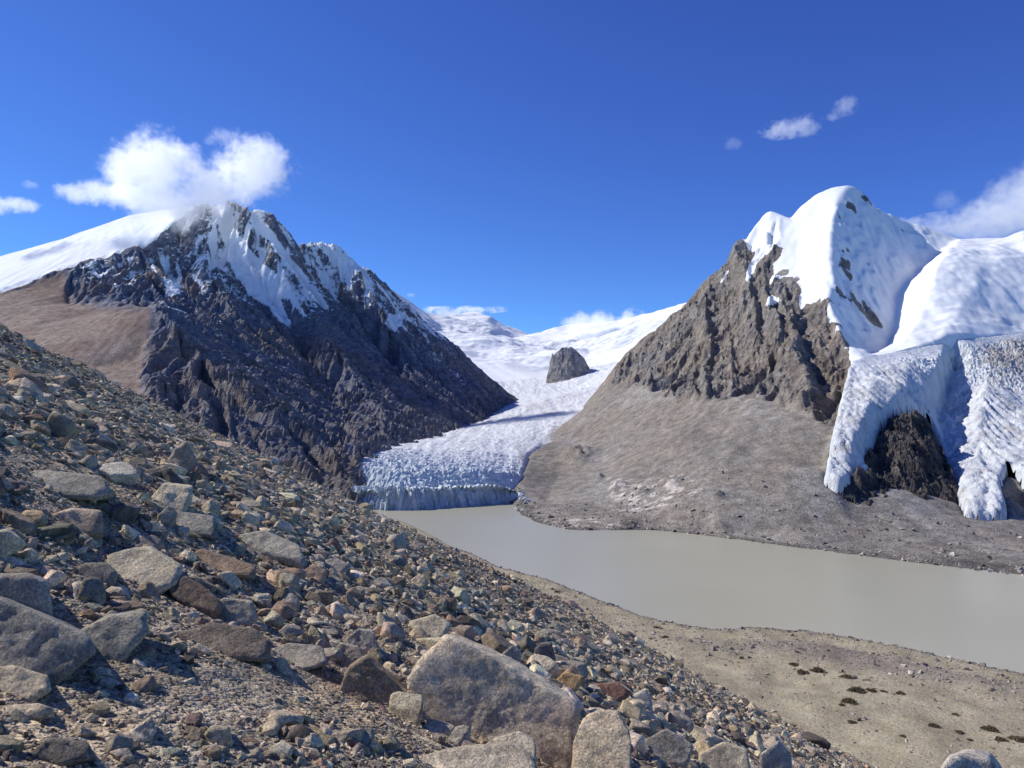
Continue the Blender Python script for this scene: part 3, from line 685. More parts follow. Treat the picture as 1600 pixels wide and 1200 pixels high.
def build_icefall():
    X, Y, Z, ok = ICE_TIN; st = 2.8
    Z = Z.copy()
    px, py = [a.reshape(Z.shape) for a in image_pixels(np.stack([X.ravel(), Y.ravel(), Z.ravel()], 1))]
    w = fbm(X / 90, Y / 90, 4, 503)
    inn = blur(ok.astype(float), 12); rim = sstep(.52, .95, inn)
    topl = np.interp(px, [1332, 1362, 1420, 1500, 1600, 1760], [562, 556, 545, 528, 518, 505])
    up = sstep(0, 34, py - topl + w * 8); up2 = sstep(5, 90, py - topl)
    wob = fbm(X / 110, Y / 110, 3, 533) * .7
    f2 = streaks(Z, st, fbm(X / 15, Y / 15, 3, 511), 170, 14, wob); f3 = streaks(Z, st, fbm(X / 7, Y / 7, 3, 512), 60, 8, wob)
    f1 = streaks(Z, st, fbm(X / 34, Y / 34, 3, 514), 260, 20, wob)
    ac = streaks(Z, st, fbm(X / 9, Y / 9, 3, 513), 80, 14, wob + 2.2)
    k = sstep(1240, 1400, Y + 60 * w)
    h = k * (crag(ac) * 5.5 + ac * 3) + (1.15 - k) * (crag(f2) * 4.5 + f2 * 2.5) + crag(f3) * 1.6 + f1 * 5 + fbm(X / 80, Y / 80, 4, 521) * 9 + fbm(X / 9, Y / 9, 4, 522, .6) * 1.8
    gx0, gy0 = grad(blur(Z, 60), st); l0 = np.hypot(gx0, gy0) + 1e-6
    ang = np.arctan2(gy0, gx0); A0 = np.median(ang[ok])
    al = X * math.cos(A0) + Y * math.sin(A0); ac_ = -X * math.sin(A0) + Y * math.cos(A0)          # along and across the flow
    bend = -((ac_ - np.median(ac_[ok])) / 260) ** 2 * 70
    u1, v1 = (ac_ + w * 22) / 30, (al + bend + w * 26) / 11
    F1, F2, rr_, dx_, dy_ = worley(u1 * (1 - k) * 1.9 + u1 * k, v1 * (1 - k) * .42 + v1 * k, 551)
    crack = sstep(.16, .02, F2 - F1)
    ser = rr_(1) * 3.4 + (rr_(2) * dx_ + rr_(3) * dy_) * 4.5 - crack * 7.0
    G1, G2, rq, ex, ey = worley((ac_ + w * 8) / 9, (al + bend) / 6, 552)
    ser = ser + rq(1) * .9 + (rq(2) * ex + rq(3) * ey) * 1.5 - sstep(.14, .02, G2 - G1) * 1.2
    crackm = np.maximum(crack, .6 * sstep(.14, .02, G2 - G1))
    h = h * 1.15 + f1 * 4 + ser * (.28 + .42 * k) * (.35 + .9 * sstep(-.3, .4, fbm(X / 60, Y / 60, 3, 553))) * sstep(4, 80, py - topl + w * 14)
    bulge = 9 * rim
    Z = Z + (up * h + up2 * bulge) * (.25 + .75 * rim) - 22 * up * (1 - sstep(.5, .86, blur(ok.astype(float), 5)))
    n = fbm(X / 36, Y / 36, 5, 523)
    gx, gy = grad(Z, st); sl = np.hypot(gx, gy)
    dirt = np.clip(.34 + .34 * n + .42 * k * sstep(.0, .8, -ac) + .34 * sstep(.0, .8, -f2) * (1 - k) + .45 * sstep(26, -26, poly_sd(px, py, [(1500, 515), (1700, 480), (1700, 620), (1560, 600)])), 0, 1) * (.35 + .65 * up)
    blue = np.clip(.03 + .16 * crackm + .18 * sstep(.9, 1.8, sl), 0, 1)
    dirt = np.clip(dirt + .25 * crackm * up + .12 * rr_(4), 0, 1)
    o = grid_mesh('hanging_glacier', X, Y, Z, ok, M_ICE, {'dirt': dirt, 'blue': blue}, sharp=(up > .4) & (k > .5))
    return tag(o, 'broken grey white icefall spilling down on the right behind the moraine', 'glacier', kind='structure')

def build_outcrop():
    L = [A_([(1310, 775, 960), (1345, 786, 955), (1400, 795, 962), (1445, 795, 965), (1485, 782, 985), (1500, 770, 1000)]),
         A_([(1316, 765, 975), (1335, 742, 990), (1350, 737, 1000), (1372, 742, 1010), (1392, 755, 1000)]),
         A_([(1366, 745, 1030), (1372, 716, 1055), (1410, 740, 1010), (1445, 740, 1015), (1478, 748, 1035)]),
         A_([(1372, 690, 1085), (1410, 690, 1052), (1450, 695, 1062), (1472, 712, 1085)]),
         A_([(1385, 666, 1115), (1408, 652, 1122), (1425, 644, 1128), (1440, 648, 1130), (1452, 664, 1125), (1466, 690, 1120)])]
    L.append([(x + 4, y + 22, z - 3) for x, y, z in L[-1]]); L.append([(x + 8, y + 60, z - 60) for x, y, z in L[4]])
    L.append([(x - 6, y - 25, z - 22) for x, y, z in L[0]])
    st = 1.5
    X, Y, Z, ok = tin(L, 380, 680, 920, 1240, st, 8, 3)
    s1 = streaks(Z, st, fbm(X / 14, Y / 14, 3, 621), 50, 8)
    Z = Z + crag(s1) * 1.5 + s1 * 2 + facets(X / 20, Y / 26 + Z / 40, 631, 1.1, .4) * 6 + facets(X / 8, Y / 10 + Z / 16, 632, 1.1, .4) * 2.6 + (ridged(X / 22, Y / 30, 5, 605, .58) - .45) * 13 + fbm(X / 7, Y / 7, 4, 607, .6) * 3.2
    n = fbm(X / 16, Y / 16, 4, 611)
    tone = tone_mix((.082, .076, .072), (sstep(.05, .3, n), (.135, .115, .095)), (sstep(.05, .3, -n), (.055, .053, .053)))  # dark brown rock, with shade of the overhanging ice painted into the tone
    o = grid_mesh('rock_outcrop', X, Y, Z, ok, M_TERR, {'craggy': n * 0 + 1, 'snow': n * 0, 'ice': n * 0}, {'tone': tone}, smooth=False)
    return tag(o, 'dark brown rock outcrop framed by the two arms of the icefall', 'rock outcrop')
build_glacier(); build_snow_mountain(); build_nunatak(); build_icefall(); build_outcrop()
# lake
t = NT('silty lake water'); co = t.coord()
n1 = t.noise(co, .006, 4, .5)
c_ = t.mix(t.ramp(n1, .3, .7), (.36, .35, .255), (.385, .37, .28))
hh = t.noise(t.scale(co, 1, 1, 1), .8, 3, .6)
M_LAKE = t.out(c_, .3, t.bump(hh, .25, .05), .15)
bm = bmesh.new()
vs = [bm.verts.new(v) for v in ((-900, 150, LAKE), (1800, 150, LAKE), (1800, 1500, LAKE), (-900, 1500, LAKE))]
bm.faces.new(vs); me = bpy.data.meshes.new('lake'); bm.to_mesh(me); bm.free(); me.materials.append(M_LAKE)
lake = bpy.data.objects.new('lake', me); COL.objects.link(lake)
tag(lake, 'milky grey green glacial lake', 'lake', kind='structure')

# ================================================================ the near hillside and the lake terrace, one ground
def hill_raw(x, y):
    r2 = x * x + y * y; r = np.sqrt(r2)
    k = sstep(1.5, 8, r)
    b = .16 * fbm(x / 2.2, y / 2.2, 4, 701) + .45 * fbm(x / 9, y / 9, 4, 703) * sstep(3, 14, r) + 1.5 * fbm(x / 34, y / 34, 4, 705) * sstep(15, 60, r)
    bench = .30 * np.log1p(np.exp(np.clip(-(x + .3) * 2, -40, 40))) / 2 * np.exp(-(r / 10) ** 3)      # a flatter step left of the lens
    return -.500 * x - .187 * y - 1.52 - .000225 * r2 + b * k - bench

SHORE_NEAR = [(560, 800), (590, 806), (620, 812), (700, 852), (780, 887), (850, 905), (900, 924), (950, 943), (1000, 961), (1060, 975), (1120, 985), (1180, 981), (1250, 985), (1300, 992), (1350, 1000),
              (1400, 1010), (1450, 1020), (1500, 1032), (1550, 1043), (1600, 1053), (1700, 1075), (1900, 1122), (2200, 1200)]
SN = np.array([at_z(px, py, LAKE)[:2] for px, py in SHORE_NEAR])
SN_ANG = np.arctan2(SN[:, 0], SN[:, 1]); SN_R = np.hypot(SN[:, 0], SN[:, 1])

def terrace_raw(x, y):
    r = np.hypot(x, y); a = np.arctan2(x, y)
    R = np.interp(a, SN_ANG, SN_R) + 5 * fbm(a * 40, a * 0 + 3.3, 4, 711) + 2 * fbm(x / 14, y / 14, 3, 712)
    d = R - r                                                   # metres inland from the water's edge
    z = LAKE + np.where(d > 0, 2.2 * sstep(0, 12, d) + np.minimum(d, 160) * .045, d * .25)
    z = z + sstep(4, 40, d) * (2.2 * fbm(x / 60, y / 60, 4, 715) + .5 * fbm(x / 12, y / 12, 3, 717))
    z = z + 2.4 * np.exp(-((d - 55 - 16 * fbm(x / 90, y / 90, 2, 719)) / 14) ** 2) * sstep(60, 160, x)
    return z, d

def ground_z(x, y):
    x = np.asarray(x, float); y = np.asarray(y, float)
    h = hill_raw(x, y); t_, d = terrace_raw(x, y)
    k = 3.0
    m = np.clip(.5 + .5 * (h - t_) / k, 0, 1)
    return t_ * (1 - m) + h * m + k * m * (1 - m) * .5

def ray_ground(px, py):
    """distance forward where the ray through an image pixel meets the ground"""
    ys = np.concatenate([np.arange(2, 40, .02), np.arange(40, 900, .25)])
    q = np.array(at(px, py, 1.0))
    below = ground_z(q[0] * ys, ys) > q[2] * ys
    return float(ys[np.argmax(below)]) if below.any() else 900.0

def ground_material():
    t = NT('stony ground'); co = t.coord()
    tone = t.attr('tone', 'Color')
    v1 = t.n('ShaderNodeTexVoronoi', {'Vector': co, 'Scale': 22.0, 'Randomness': 1.0}); v2 = t.n('ShaderNodeTexVoronoi', {'Vector': co, 'Scale': 60.0})
    v3 = t.n('ShaderNodeTexVoronoi', {'Vector': co, 'Scale': 4.0}); v4 = t.n('ShaderNodeTexVoronoi', {'Vector': co, 'Scale': .7})
    n1 = t.noise(co, .5, 8, .65); n2 = t.noise(co, 9.0, 6, .7); n0 = t.noise(co, .05, 6, .6)
    pv = t.mix(.5, v1.outputs['Color'], v2.outputs['Color'])
    g = t.n('ShaderNodeRGBToBW', {0: pv}).outputs[0]
    k = t.math('MULTIPLY', t.ramp(g, .2, .8, .62, 1.4), t.ramp(n2, .3, .7, .75, 1.25))
    g3 = t.n('ShaderNodeRGBToBW', {0: t.mix(.5, v3.outputs['Color'], v4.outputs['Color'])}).outputs[0]
    k = t.math('MULTIPLY', k, t.ramp(g3, .25, .75, .82, 1.18)); k = t.math('MULTIPLY', k, t.ramp(n0, .3, .7, .85, 1.15))
    c = t.mix(1.0, tone, t.n('ShaderNodeCombineColor', {0: k, 1: k, 2: k}).outputs[0], 'MULTIPLY')
    c = t.mix(t.ramp(n1, .35, .7), c, t.mix(1.0, c, (1.08, .97, .84), 'MULTIPLY'))
    h = t.math('ADD', t.math('MULTIPLY', v1.outputs['Distance'], -.035), t.math('MULTIPLY', v2.outputs['Distance'], -.012))
    h = t.math('ADD', h, t.math('MULTIPLY', n2, .03)); h = t.math('ADD', h, t.math('MULTIPLY', v3.outputs['Distance'], -.12)); h = t.math('ADD', h, t.math('MULTIPLY', n1, .12))
    h = t.math('ADD', h, t.math('MULTIPLY', v4.outputs['Distance'], -.25))
    return t.out(c, .95, t.bump(h, 1.0, 1.0), .1)

def build_ground():
    rs = .7 * 1.0115 ** np.arange(0, 665); rs = rs[rs < 1350]
    an = np.radians(np.arange(-80, 80.01, .28))
    A_, R_ = np.meshgrid(an, rs)
    X, Y = R_ * np.sin(A_), R_ * np.cos(A_)
    Z = ground_z(X, Y); h = hill_raw(X, Y); tz, d = terrace_raw(X, Y)
    onhill = sstep(-1.5, 2.5, h - tz + 2.5 * fbm(X / 30, Y / 30, 4, 731))
    n = fbm(X / 25, Y / 25, 5, 733); n2 = fbm(X / 70, Y / 70, 4, 735)
    tone = tone_mix((.385, .348, .248), (sstep(.0, .35, n) * .8, (.31, .28, .20)), (sstep(16, 4, d), (.29, .255, .205)), (np.exp(-((d - 60 - 14 * n2) / 18) ** 2) * .8 * sstep(60, 160, X), (.22, .20, .175)),
                    (sstep(.15, .5, n2) * .6, (.24, .21, .175)), (onhill, (.385, .335, .25)), (onhill * sstep(.1, .4, n) * .6, (.255, .212, .15)))
    bands = fbm(d / 5 + .8 * fbm(X / 40, Y / 40, 3, 741), d * 0 + 1.7, 3, 742)
    tone = tone * (1 + (.34 * bands * sstep(60, 8, d) * sstep(-2, 2, d) * (1 - onhill))[..., None])
    chan = crag(fbm((X + 20 * fbm(X / 50, Y / 50, 3, 743)) / 26, (Y + X) / 130, 3, 744) * 1.6)
    tone = tone * (1 - (.16 * sstep(.3, .9, chan) * (1 - onhill))[..., None])
    tone = tone * (1 - .35 * sstep(LAKE + .9, LAKE + .1, Z)[..., None])
    o = grid_mesh('ground', X, Y, Z, Z > LAKE - 9, ground_material(), None, {'tone': tone})
    tag(o, 'stony hillside falling to a sandy lakeshore terrace', 'ground', kind='structure')
build_ground()

# ================================================================ stones
def rock_material():
    t = NT('weathered stone'); co = t.coord()
    tone = t.attr('tone', 'Color')
    n1 = t.noise(co, 1.6, 8, .62, .4); n2 = t.noise(co, 9.0, 8, .68); n3 = t.noise(co, 55.0, 5, .7)
    lay = t.noise(t.scale(co, .6, .6, 4.0), 2.2, 5, .6, .8)
    v = t.n('ShaderNodeTexVoronoi', {'Vector': co, 'Scale': 70.0}).outputs['Color']
    g = t.n('ShaderNodeRGBToBW', {0: v}).outputs[0]
    k = t.math('MULTIPLY', t.ramp(n1, .28, .72, .72, 1.3), t.ramp(n2, .25, .75, .72, 1.28))
    k = t.math('MULTIPLY', k, t.ramp(n3, .25, .75, .66, 1.36)); k = t.math('MULTIPLY', k, t.ramp(g, .2, .8, .78, 1.22))
    c = t.mix(1.0, tone, t.n('ShaderNodeCombineColor', {0: k, 1: k, 2: k}).outputs[0], 'MULTIPLY')
    c = t.mix(t.ramp(n1, .5, .72, 0, .45), c, t.mix(1.0, c, (1.12, .97, .8), 'MULTIPLY'))        # rusty weathering
    c = t.mix(t.ramp(lay, .56, .70, 0, .35), c, t.mix(1.0, c, (.62, .63, .66), 'MULTIPLY'))
    c = t.mix(t.math('MULTIPLY', t.ramp(n2, .60, .72), .35), c, (.42, .42, .37))                # pale lichen
    h = t.math('ADD', t.math('MULTIPLY', n1, .10), t.math('MULTIPLY', n2, .06)); h = t.math('ADD', h, t.math('MULTIPLY', n3, .018)); h = t.math('ADD', h, t.math('MULTIPLY', lay, .03))
    return t.out(c, .88, t.bump(h, .9, 1.0), .2)
M_ROCK = rock_material()

def ico(sub):
    bm = bmesh.new(); bmesh.ops.create_icosphere(bm, subdivisions=sub, radius=1)
    v = np.array([x.co[:] for x in bm.verts]); f = np.array([[x.index for x in p.verts] for p in bm.faces]); bm.free()
    return v / np.linalg.norm(v, axis=1)[:, None], f
ICO = {s: ico(s) for s in (1, 2, 3, 4, 5, 6)}

def n3d(P, s, oct=3, seed=0, gain=.5):
    return (fbm(P[:, 0] * s + P[:, 2] * s * .7, P[:, 1] * s + 3.1, oct, seed, gain) + fbm(P[:, 1] * s - P[:, 0] * s * .6, P[:, 2] * s + 7.7, oct, seed + 5, gain) + fbm(P[:, 2] * s + P[:, 1] * s * .5, P[:, 0] * s - 2.2, oct, seed + 9, gain)) / 1.7

def clip_shape(D, normals, h, p=18.0):
    c = D @ normals.T
    q = np.where(c > .02, c / h, 0)
    return np.maximum((q ** p).sum(1), 1e-9) ** (-1 / p)

def stone_shape(seed, sub, flat=1.0, p=22.0):
    """angular talus stone, about 1 m across, resting on z = 0 when half sunk"""
    r = np.random.default_rng(seed)
    D, Fc = ICO[sub]
    m = r.integers(5, 10)
    N = r.normal(size=(m, 3)); N /= np.linalg.norm(N, axis=1)[:, None]
    extra = np.array([[0, 0, 1], [0, 0, -1], [1, 0, 0], [-1, 0, 0], [0, 1, 0], [0, -1, 0]], float)
    extra += r.normal(size=extra.shape) * .22; extra /= np.linalg.norm(extra, axis=1)[:, None]
    N = np.vstack([N, extra]); h = np.concatenate([r.uniform(.62, 1.05, m), r.uniform(.6, .9, 6)])
    V = D * clip_shape(D, N, h, p)[:, None]
    V = V * np.array([r.uniform(.8, 1.15), r.uniform(.65, 1.0), r.uniform(.45, .8) * flat])
    V = V * .6
    if sub >= 2:
        V = V * (1 + .03 * n3d(V + seed, 2.6, 3, seed)[:, None])
    return V, Fc

PAL = [('grey', (.30, .28, .25), 34), ('pale beige', (.45, .41, .34), 24), ('dark slate', (.125, .116, .11), 13), ('rust brown', (.255, .185, .14), 4), ('brown', (.225, .192, .158), 13),
       ('greenish grey', (.20, .205, .18), 6), ('dull red', (.19, .145, .135), 3), ('whitish', (.53, .49, .42), 6), ('tan', (.38, .325, .245), 8)]
PALW = np.array([p[2] for p in PAL], float); PALW /= PALW.sum(); PALC = np.array([p[1] for p in PAL])

# ---- the large boulders one can tell apart, traced as outlines in image pixels
HEROES = [
 # outline, forward distance (None: where its foot meets the ground), thickness, colour, lean, label
 ([(634, 1072), (648, 1042), (690, 992), (716, 1000), (760, 1030), (812, 1075), (850, 1083), (906, 1102), (902, 1150), (888, 1215), (790, 1205), (700, 1180), (640, 1125)], 6.35, .9, (.42, .375, .315), .4, 'largest wedge shaped grey boulder with shaded face and bright sloping top edge'),
 ([(529, 1078), (544, 1042), (572, 1024), (600, 1048), (640, 1085), (650, 1140), (600, 1150), (535, 1125)], 6.5, .7, (.23, .19, .145), .25, 'shaded brown boulder leaning against the left side of the largest boulder'),
 ([(615, 1215), (640, 1184), (700, 1172), (765, 1163), (812, 1160), (842, 1190), (850, 1240), (620, 1240)], 5.0, .5, (.36, .325, .275), 1.3, 'smooth rounded beige boulder cut by the bottom edge below the largest boulder'),
 ([(740, 1178), (770, 1154), (812, 1143), (836, 1156), (838, 1185), (770, 1200)], 5.5, .35, (.34, .31, .26), 1.1, 'small rounded rock peeping out behind the smooth beige boulder'),
 ([(495, 1190), (540, 1162), (600, 1127), (640, 1146), (692, 1166), (660, 1215), (510, 1230)], 5.35, .5, (.40, .365, .285), 1.2, 'pale yellowish lumpy boulder below the shaded brown boulder'),
 ([(893, 1165), (910, 1121), (937, 1109), (966, 1112), (985, 1150), (988, 1215), (900, 1220)], 5.7, .5, (.40, .345, .27), .95, 'knobbly cream coloured boulder right of the largest boulder'),
 ([(455, 1160), (500, 1126), (562, 1132), (566, 1160), (500, 1196), (452, 1196)], 5.85, .4, (.36, .325, .26), 1.2, 'flat sandy coloured slab left of the pale yellowish boulder'),
 ([(-70, 925), (0, 934), (60, 966), (140, 994), (152, 1020), (90, 1052), (0, 1064), (-70, 1060)], None, 1.3, (.21, .21, .205), .45, 'big dark blue grey boulder with sloping top at the left edge'),
 ([(-50, 900), (0, 899), (45, 896), (78, 910), (84, 970), (20, 985), (-50, 980)], None, 1.0, (.24, .235, .225), .25, 'upright grey block behind the big dark blue grey boulder'),
 ([(116, 990), (168, 962), (230, 955), (233, 985), (190, 1028), (150, 1036), (118, 1015)], None, .8, (.25, .245, .225), .5, 'grey boulder with rounded right end overhanging a shadow'),
 ([(-20, 1046), (20, 1040), (78, 1058), (81, 1080), (40, 1096), (-20, 1092)], None, .5, (.36, .325, .26), .6, 'pale beige boulder in front of the big dark boulder'),
 ([(44, 1180), (74, 1152), (140, 1160), (149, 1186), (100, 1200), (48, 1198)], None, .4, (.13, .125, .12), .4, 'dark grey flat topped rock near the lower left corner'),
 ([(-20, 1104), (60, 1099), (88, 1108), (86, 1121), (40, 1130), (-20, 1128)], None, .4, (.33, .295, .24), .9, 'long low beige rock at the left edge below the pale beige boulder'),
 ([(188, 1154), (236, 1119), (246, 1140), (236, 1157), (200, 1162)], None, .3, (.39, .36, .31), .4, 'pale wedge shaped rock lit on its left side'),
 ([(166, 868), (200, 858), (236, 855), (286, 885), (281, 906), (240, 924), (180, 908)], None, 1.2, (.35, .325, .27), 1.0, 'broad pale slab with a small stone lying on top'),
 ([(114, 892), (130, 880), (166, 880), (186, 896), (180, 916), (140, 914)], None, .6, (.16, .155, .15), .5, 'dark grey rock against the left end of the broad pale slab'),
 ([(260, 916), (290, 900), (320, 920), (346, 942), (340, 958), (310, 948), (270, 932)], None, .5, (.145, .115, .10), .6, 'dark brown tilted slab with lit right edge'),
 ([(288, 872), (310, 857), (350, 870), (402, 886), (396, 898), (330, 898)], None, .7, (.20, .155, .125), .9, 'low brown slab right of the broad pale slab'),
 ([(330, 948), (350, 934), (396, 940), (403, 972), (350, 978)], None, .5, (.29, .275, .25), .4, 'blocky light grey rock right of the dark brown tilted slab'),
 ([(278, 990), (330, 974), (400, 984), (428, 1006), (420, 1028), (330, 1022), (285, 1006)], None, .7, (.15, .132, .118), .8, 'long layered dark brown slab with black shadow beneath'),
 ([(420, 1015), (450, 1005), (505, 1010), (515, 1038), (470, 1046), (425, 1038)], None, .5, (.23, .22, .205), 1.2, 'flat grey slab at the right end of the layered dark slab'),
 ([(540, 998), (560, 982), (586, 985), (588, 1010), (570, 1024), (545, 1018)], None, .35, (.31, .30, .285), .4, 'smooth light grey stone left of the peak of the largest boulder'),
 ([(520, 1020), (530, 1004), (560, 1010), (572, 1030), (560, 1046), (525, 1042)], None, .3, (.32, .295, .25), .4, 'rough beige stone just below the smooth light grey stone'),
 ([(260, 722), (274, 700), (290, 689), (301, 706), (317, 738), (268, 738)], None, 1.6, (.25, .225, .19), .3, 'pointed upright boulder standing out on the mid slope'),
 ([(236, 775), (256, 755), (302, 760), (302, 778), (286, 802), (240, 790)], None, 1.2, (.41, .375, .305), .6, 'cream coloured stacked boulder on the mid slope'),
 ([(260, 808), (270, 798), (336, 806), (341, 838), (275, 830)], None, 1.0, (.20, .20, .195), 1.0, 'bluish grey slab just below the cream stacked boulder'),
 ([(18, 742), (60, 734), (160, 745), (182, 772), (120, 778), (30, 764)], None, 1.8, (.24, .235, .22), 1.0, 'very long grey slab on the slope near the left edge'),
 ([(70, 806), (110, 794), (162, 798), (162, 836), (90, 834)], None, 1.2, (.30, .255, .215), .4, 'pinkish beige block in line with a tan rock'),
 ([(26, 808), (40, 797), (66, 798), (78, 816), (60, 826), (30, 822)], None, .8, (.30, .24, .165), .5, 'tan rock at the left end of the pinkish beige block'),
 ([(374, 835), (410, 829), (470, 855), (482, 880), (430, 866), (380, 850)], None, 1.2, (.27, .265, .245), 1.0, 'long flat grey slab pointing downhill on the mid slope'),
 ([(462, 896), (490, 880), (511, 895), (506, 912), (475, 912)], None, .5, (.34, .255, .195), .5, 'pinkish tan rock below the end of the long flat slab'),
 ([(636, 972), (680, 960), (708, 976), (690, 998), (650, 990)], None, .5, (.36, .33, .27), .8, 'pale flat stone just above the peak of the largest boulder'),
 ([(834, 1014), (842, 1006), (862, 1003), (869, 1032), (842, 1040)], None, .35, (.135, .135, .14), .3, 'dark slate cube shaped rock right above the largest boulder'),
 ([(784, 1022), (800, 1009), (814, 1020), (816, 1050), (788, 1054)], None, .3, (.29, .28, .265), .3, 'small grey standing stone behind the sloping edge of the largest boulder'),
 ([(864, 1066), (882, 1049), (916, 1058), (902, 1078), (868, 1080)], None, .35, (.36, .25, .14), .5, 'orange brown rock above the right end of the largest boulder'),
 ([(928, 1068), (965, 1066), (987, 1082), (960, 1096), (934, 1088)], None, .35, (.20, .12, .10), .6, 'dark reddish brown rock right of the orange brown rock'),
 ([(986, 1088), (1010, 1074), (1020, 1100), (992, 1110)], None, .3, (.42, .40, .365), .4, 'whitish stone right of the reddish brown rock'),
 ([(1003, 1158), (1040, 1139), (1084, 1165), (1074, 1196), (1015, 1188)], None, .5, (.27, .26, .24), .5, 'grey angular boulder near the bottom right of the knobbly cream boulder'),
 ([(1090, 1178), (1130, 1160), (1168, 1170), (1175, 1215), (1095, 1222)], None, .5, (.40, .355, .28), .5, 'cream boulder at the bottom edge right of the grey angular boulder'),
 ([(1186, 1180), (1215, 1158), (1236, 1180), (1240, 1225), (1190, 1225)], None, .4, (.27, .275, .28), .3, 'blue grey boulder at the bottom edge with lit top'),
 ([(1462, 1215), (1480, 1188), (1505, 1180), (1545, 1185), (1566, 1212), (1600, 1400), (1450, 1420)], 6.2, 1.0, (.34, .325, .315), .25, 'lone grey boulder top at the bottom right corner above the sandy terrace'),
 ([(320, 1145), (330, 1134), (360, 1135), (364, 1160), (345, 1168), (324, 1164)], None, .25, (.33, .295, .235), .3, 'squarish tan stone on the bare gravel patch'),
 ([(410, 1172), (440, 1158), (462, 1168), (455, 1184), (420, 1186)], None, .25, (.44, .41, .34), .5, 'cream stone left of the flat sandy slab'),
 ([(240, 1180), (265, 1166), (288, 1172), (285, 1182), (250, 1186)], None, .25, (.18, .205, .19), .8, 'greenish grey flat stone near the bottom edge'),
 ([(430, 1118), (455, 1110), (480, 1118), (470, 1132), (435, 1132)], None, .25, (.33, .215, .155), .8, 'reddish tan flat stone above the flat sandy slab'),
 ([(36, 1158), (42, 1146), (62, 1144), (70, 1154), (62, 1166), (42, 1168)], 6.1, .2, (.30, .12, .07), .5, 'bright rusty red stone near the lower left corner'),
]
HERO_POS = []

def hero(i, outline, Y, thick, colr, lean, label):
    out = np.array(outline, float)
    if Y is None:
        Y = ray_ground(out[:, 0].mean(), out[:, 1].max() - 2)
    by = out[:, 1].max(); ty = out[:, 1].min()
    mpp = Y / F; H = (by - ty) * mpp
    pts = []
    c = out.mean(0)
    for x, y in out:
        up = (by - y) * mpp
        pts.append(at(x, y, Y + up * lean))
    for x, y in out:
        up = (by - y) * mpp
        xx, yy = c + (np.array((x, y)) - c) * .86 + np.array((.03, -.09)) * (by - ty)
        q = at(xx, yy, Y + up * lean * .6 + thick * .8); pts.append((q[0], q[1], q[2]))
    P = np.array(pts)
    foot = P[np.argsort(P[:, 2])[:4]].mean(0)
    g = float(ground_z(foot[0], foot[1]))
    sink = max(.15 * H, foot[2] - g + .12 * H)
    P = np.vstack([P, P[P[:, 2] < np.median(P[:, 2])] - np.array((0, 0, sink))])
    bm = bmesh.new()
    for q in P: bm.verts.new(q)
    r = bmesh.ops.convex_hull(bm, input=bm.verts)
    cen = P.mean(0)
    bm.normal_update()
    N, h = [], []
    for f in bm.faces:
        n = np.array(f.normal); d = float(n @ (np.array(f.verts[0].co) - cen))
        if d < 0: n, d = -n, -d
        if f.calc_area() > 1e-6: N.append(n); h.append(max(d, .02))
    bm.free()
    sub = 6 if H * F / Y > 90 else 5 if H * F / Y > 38 else 4
    D, Fc = ICO[sub]
    s = max(np.ptp(P[:, 0]), np.ptp(P[:, 2]))
    V = D * clip_shape(D, np.array(N), np.array(h), 90.0)[:, None]
    W_ = V / s
    rr = 1 + .07 * n3d(W_ + i * 3.7, 2.2, 3, 40 + i) + .045 * n3d(W_ + i, 7.0, 5, 60 + i, .62)
    st = np.sin((W_[:, 2] * 1.0 + W_[:, 0] * .35 + .15 * n3d(W_, 3, 2, 9)) * 34); rr = rr + .006 * st + .030 * np.round(2.6 * n3d(W_ + i * 2.1, 3.2, 3, 90 + i)) / 2.6 * .5
    V = V * rr[:, None]
    base = np.array((cen[0], cen[1], float(ground_z(cen[0], cen[1]))))
    co = V + cen - base
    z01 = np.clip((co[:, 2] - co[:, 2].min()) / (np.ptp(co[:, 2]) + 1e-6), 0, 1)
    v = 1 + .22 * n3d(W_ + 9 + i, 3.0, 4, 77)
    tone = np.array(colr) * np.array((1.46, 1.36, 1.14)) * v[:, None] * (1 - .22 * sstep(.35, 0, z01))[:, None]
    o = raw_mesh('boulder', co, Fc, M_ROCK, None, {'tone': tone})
    o.location = base
    tag(o, label, 'boulder', 'large boulders on the hillside')
    HERO_POS.append((cen[0], cen[1], max(np.ptp(P[:, 0]), np.ptp(P[:, 1])) * .5, c[0], c[1], label, out))
    return o
for i, hrow in enumerate(HEROES): hero(i, *hrow)
# the small stone on the broad slab
def perched():
    Y = ray_ground(225, 922) + .75
    V, Fc = stone_shape(901, 4, 1.0)
    V = V * .26
    o = raw_mesh('boulder', V, Fc, M_ROCK, None, {'tone': np.tile(np.array((.42, .39, .33)), (len(V), 1))})
    o.location = at(200, 876, Y); o.rotation_euler = (0, 0, .5)
    tag(o, 'small pale stone perched on top of the broad pale slab', 'boulder', 'large boulders on the hillside')
perched()

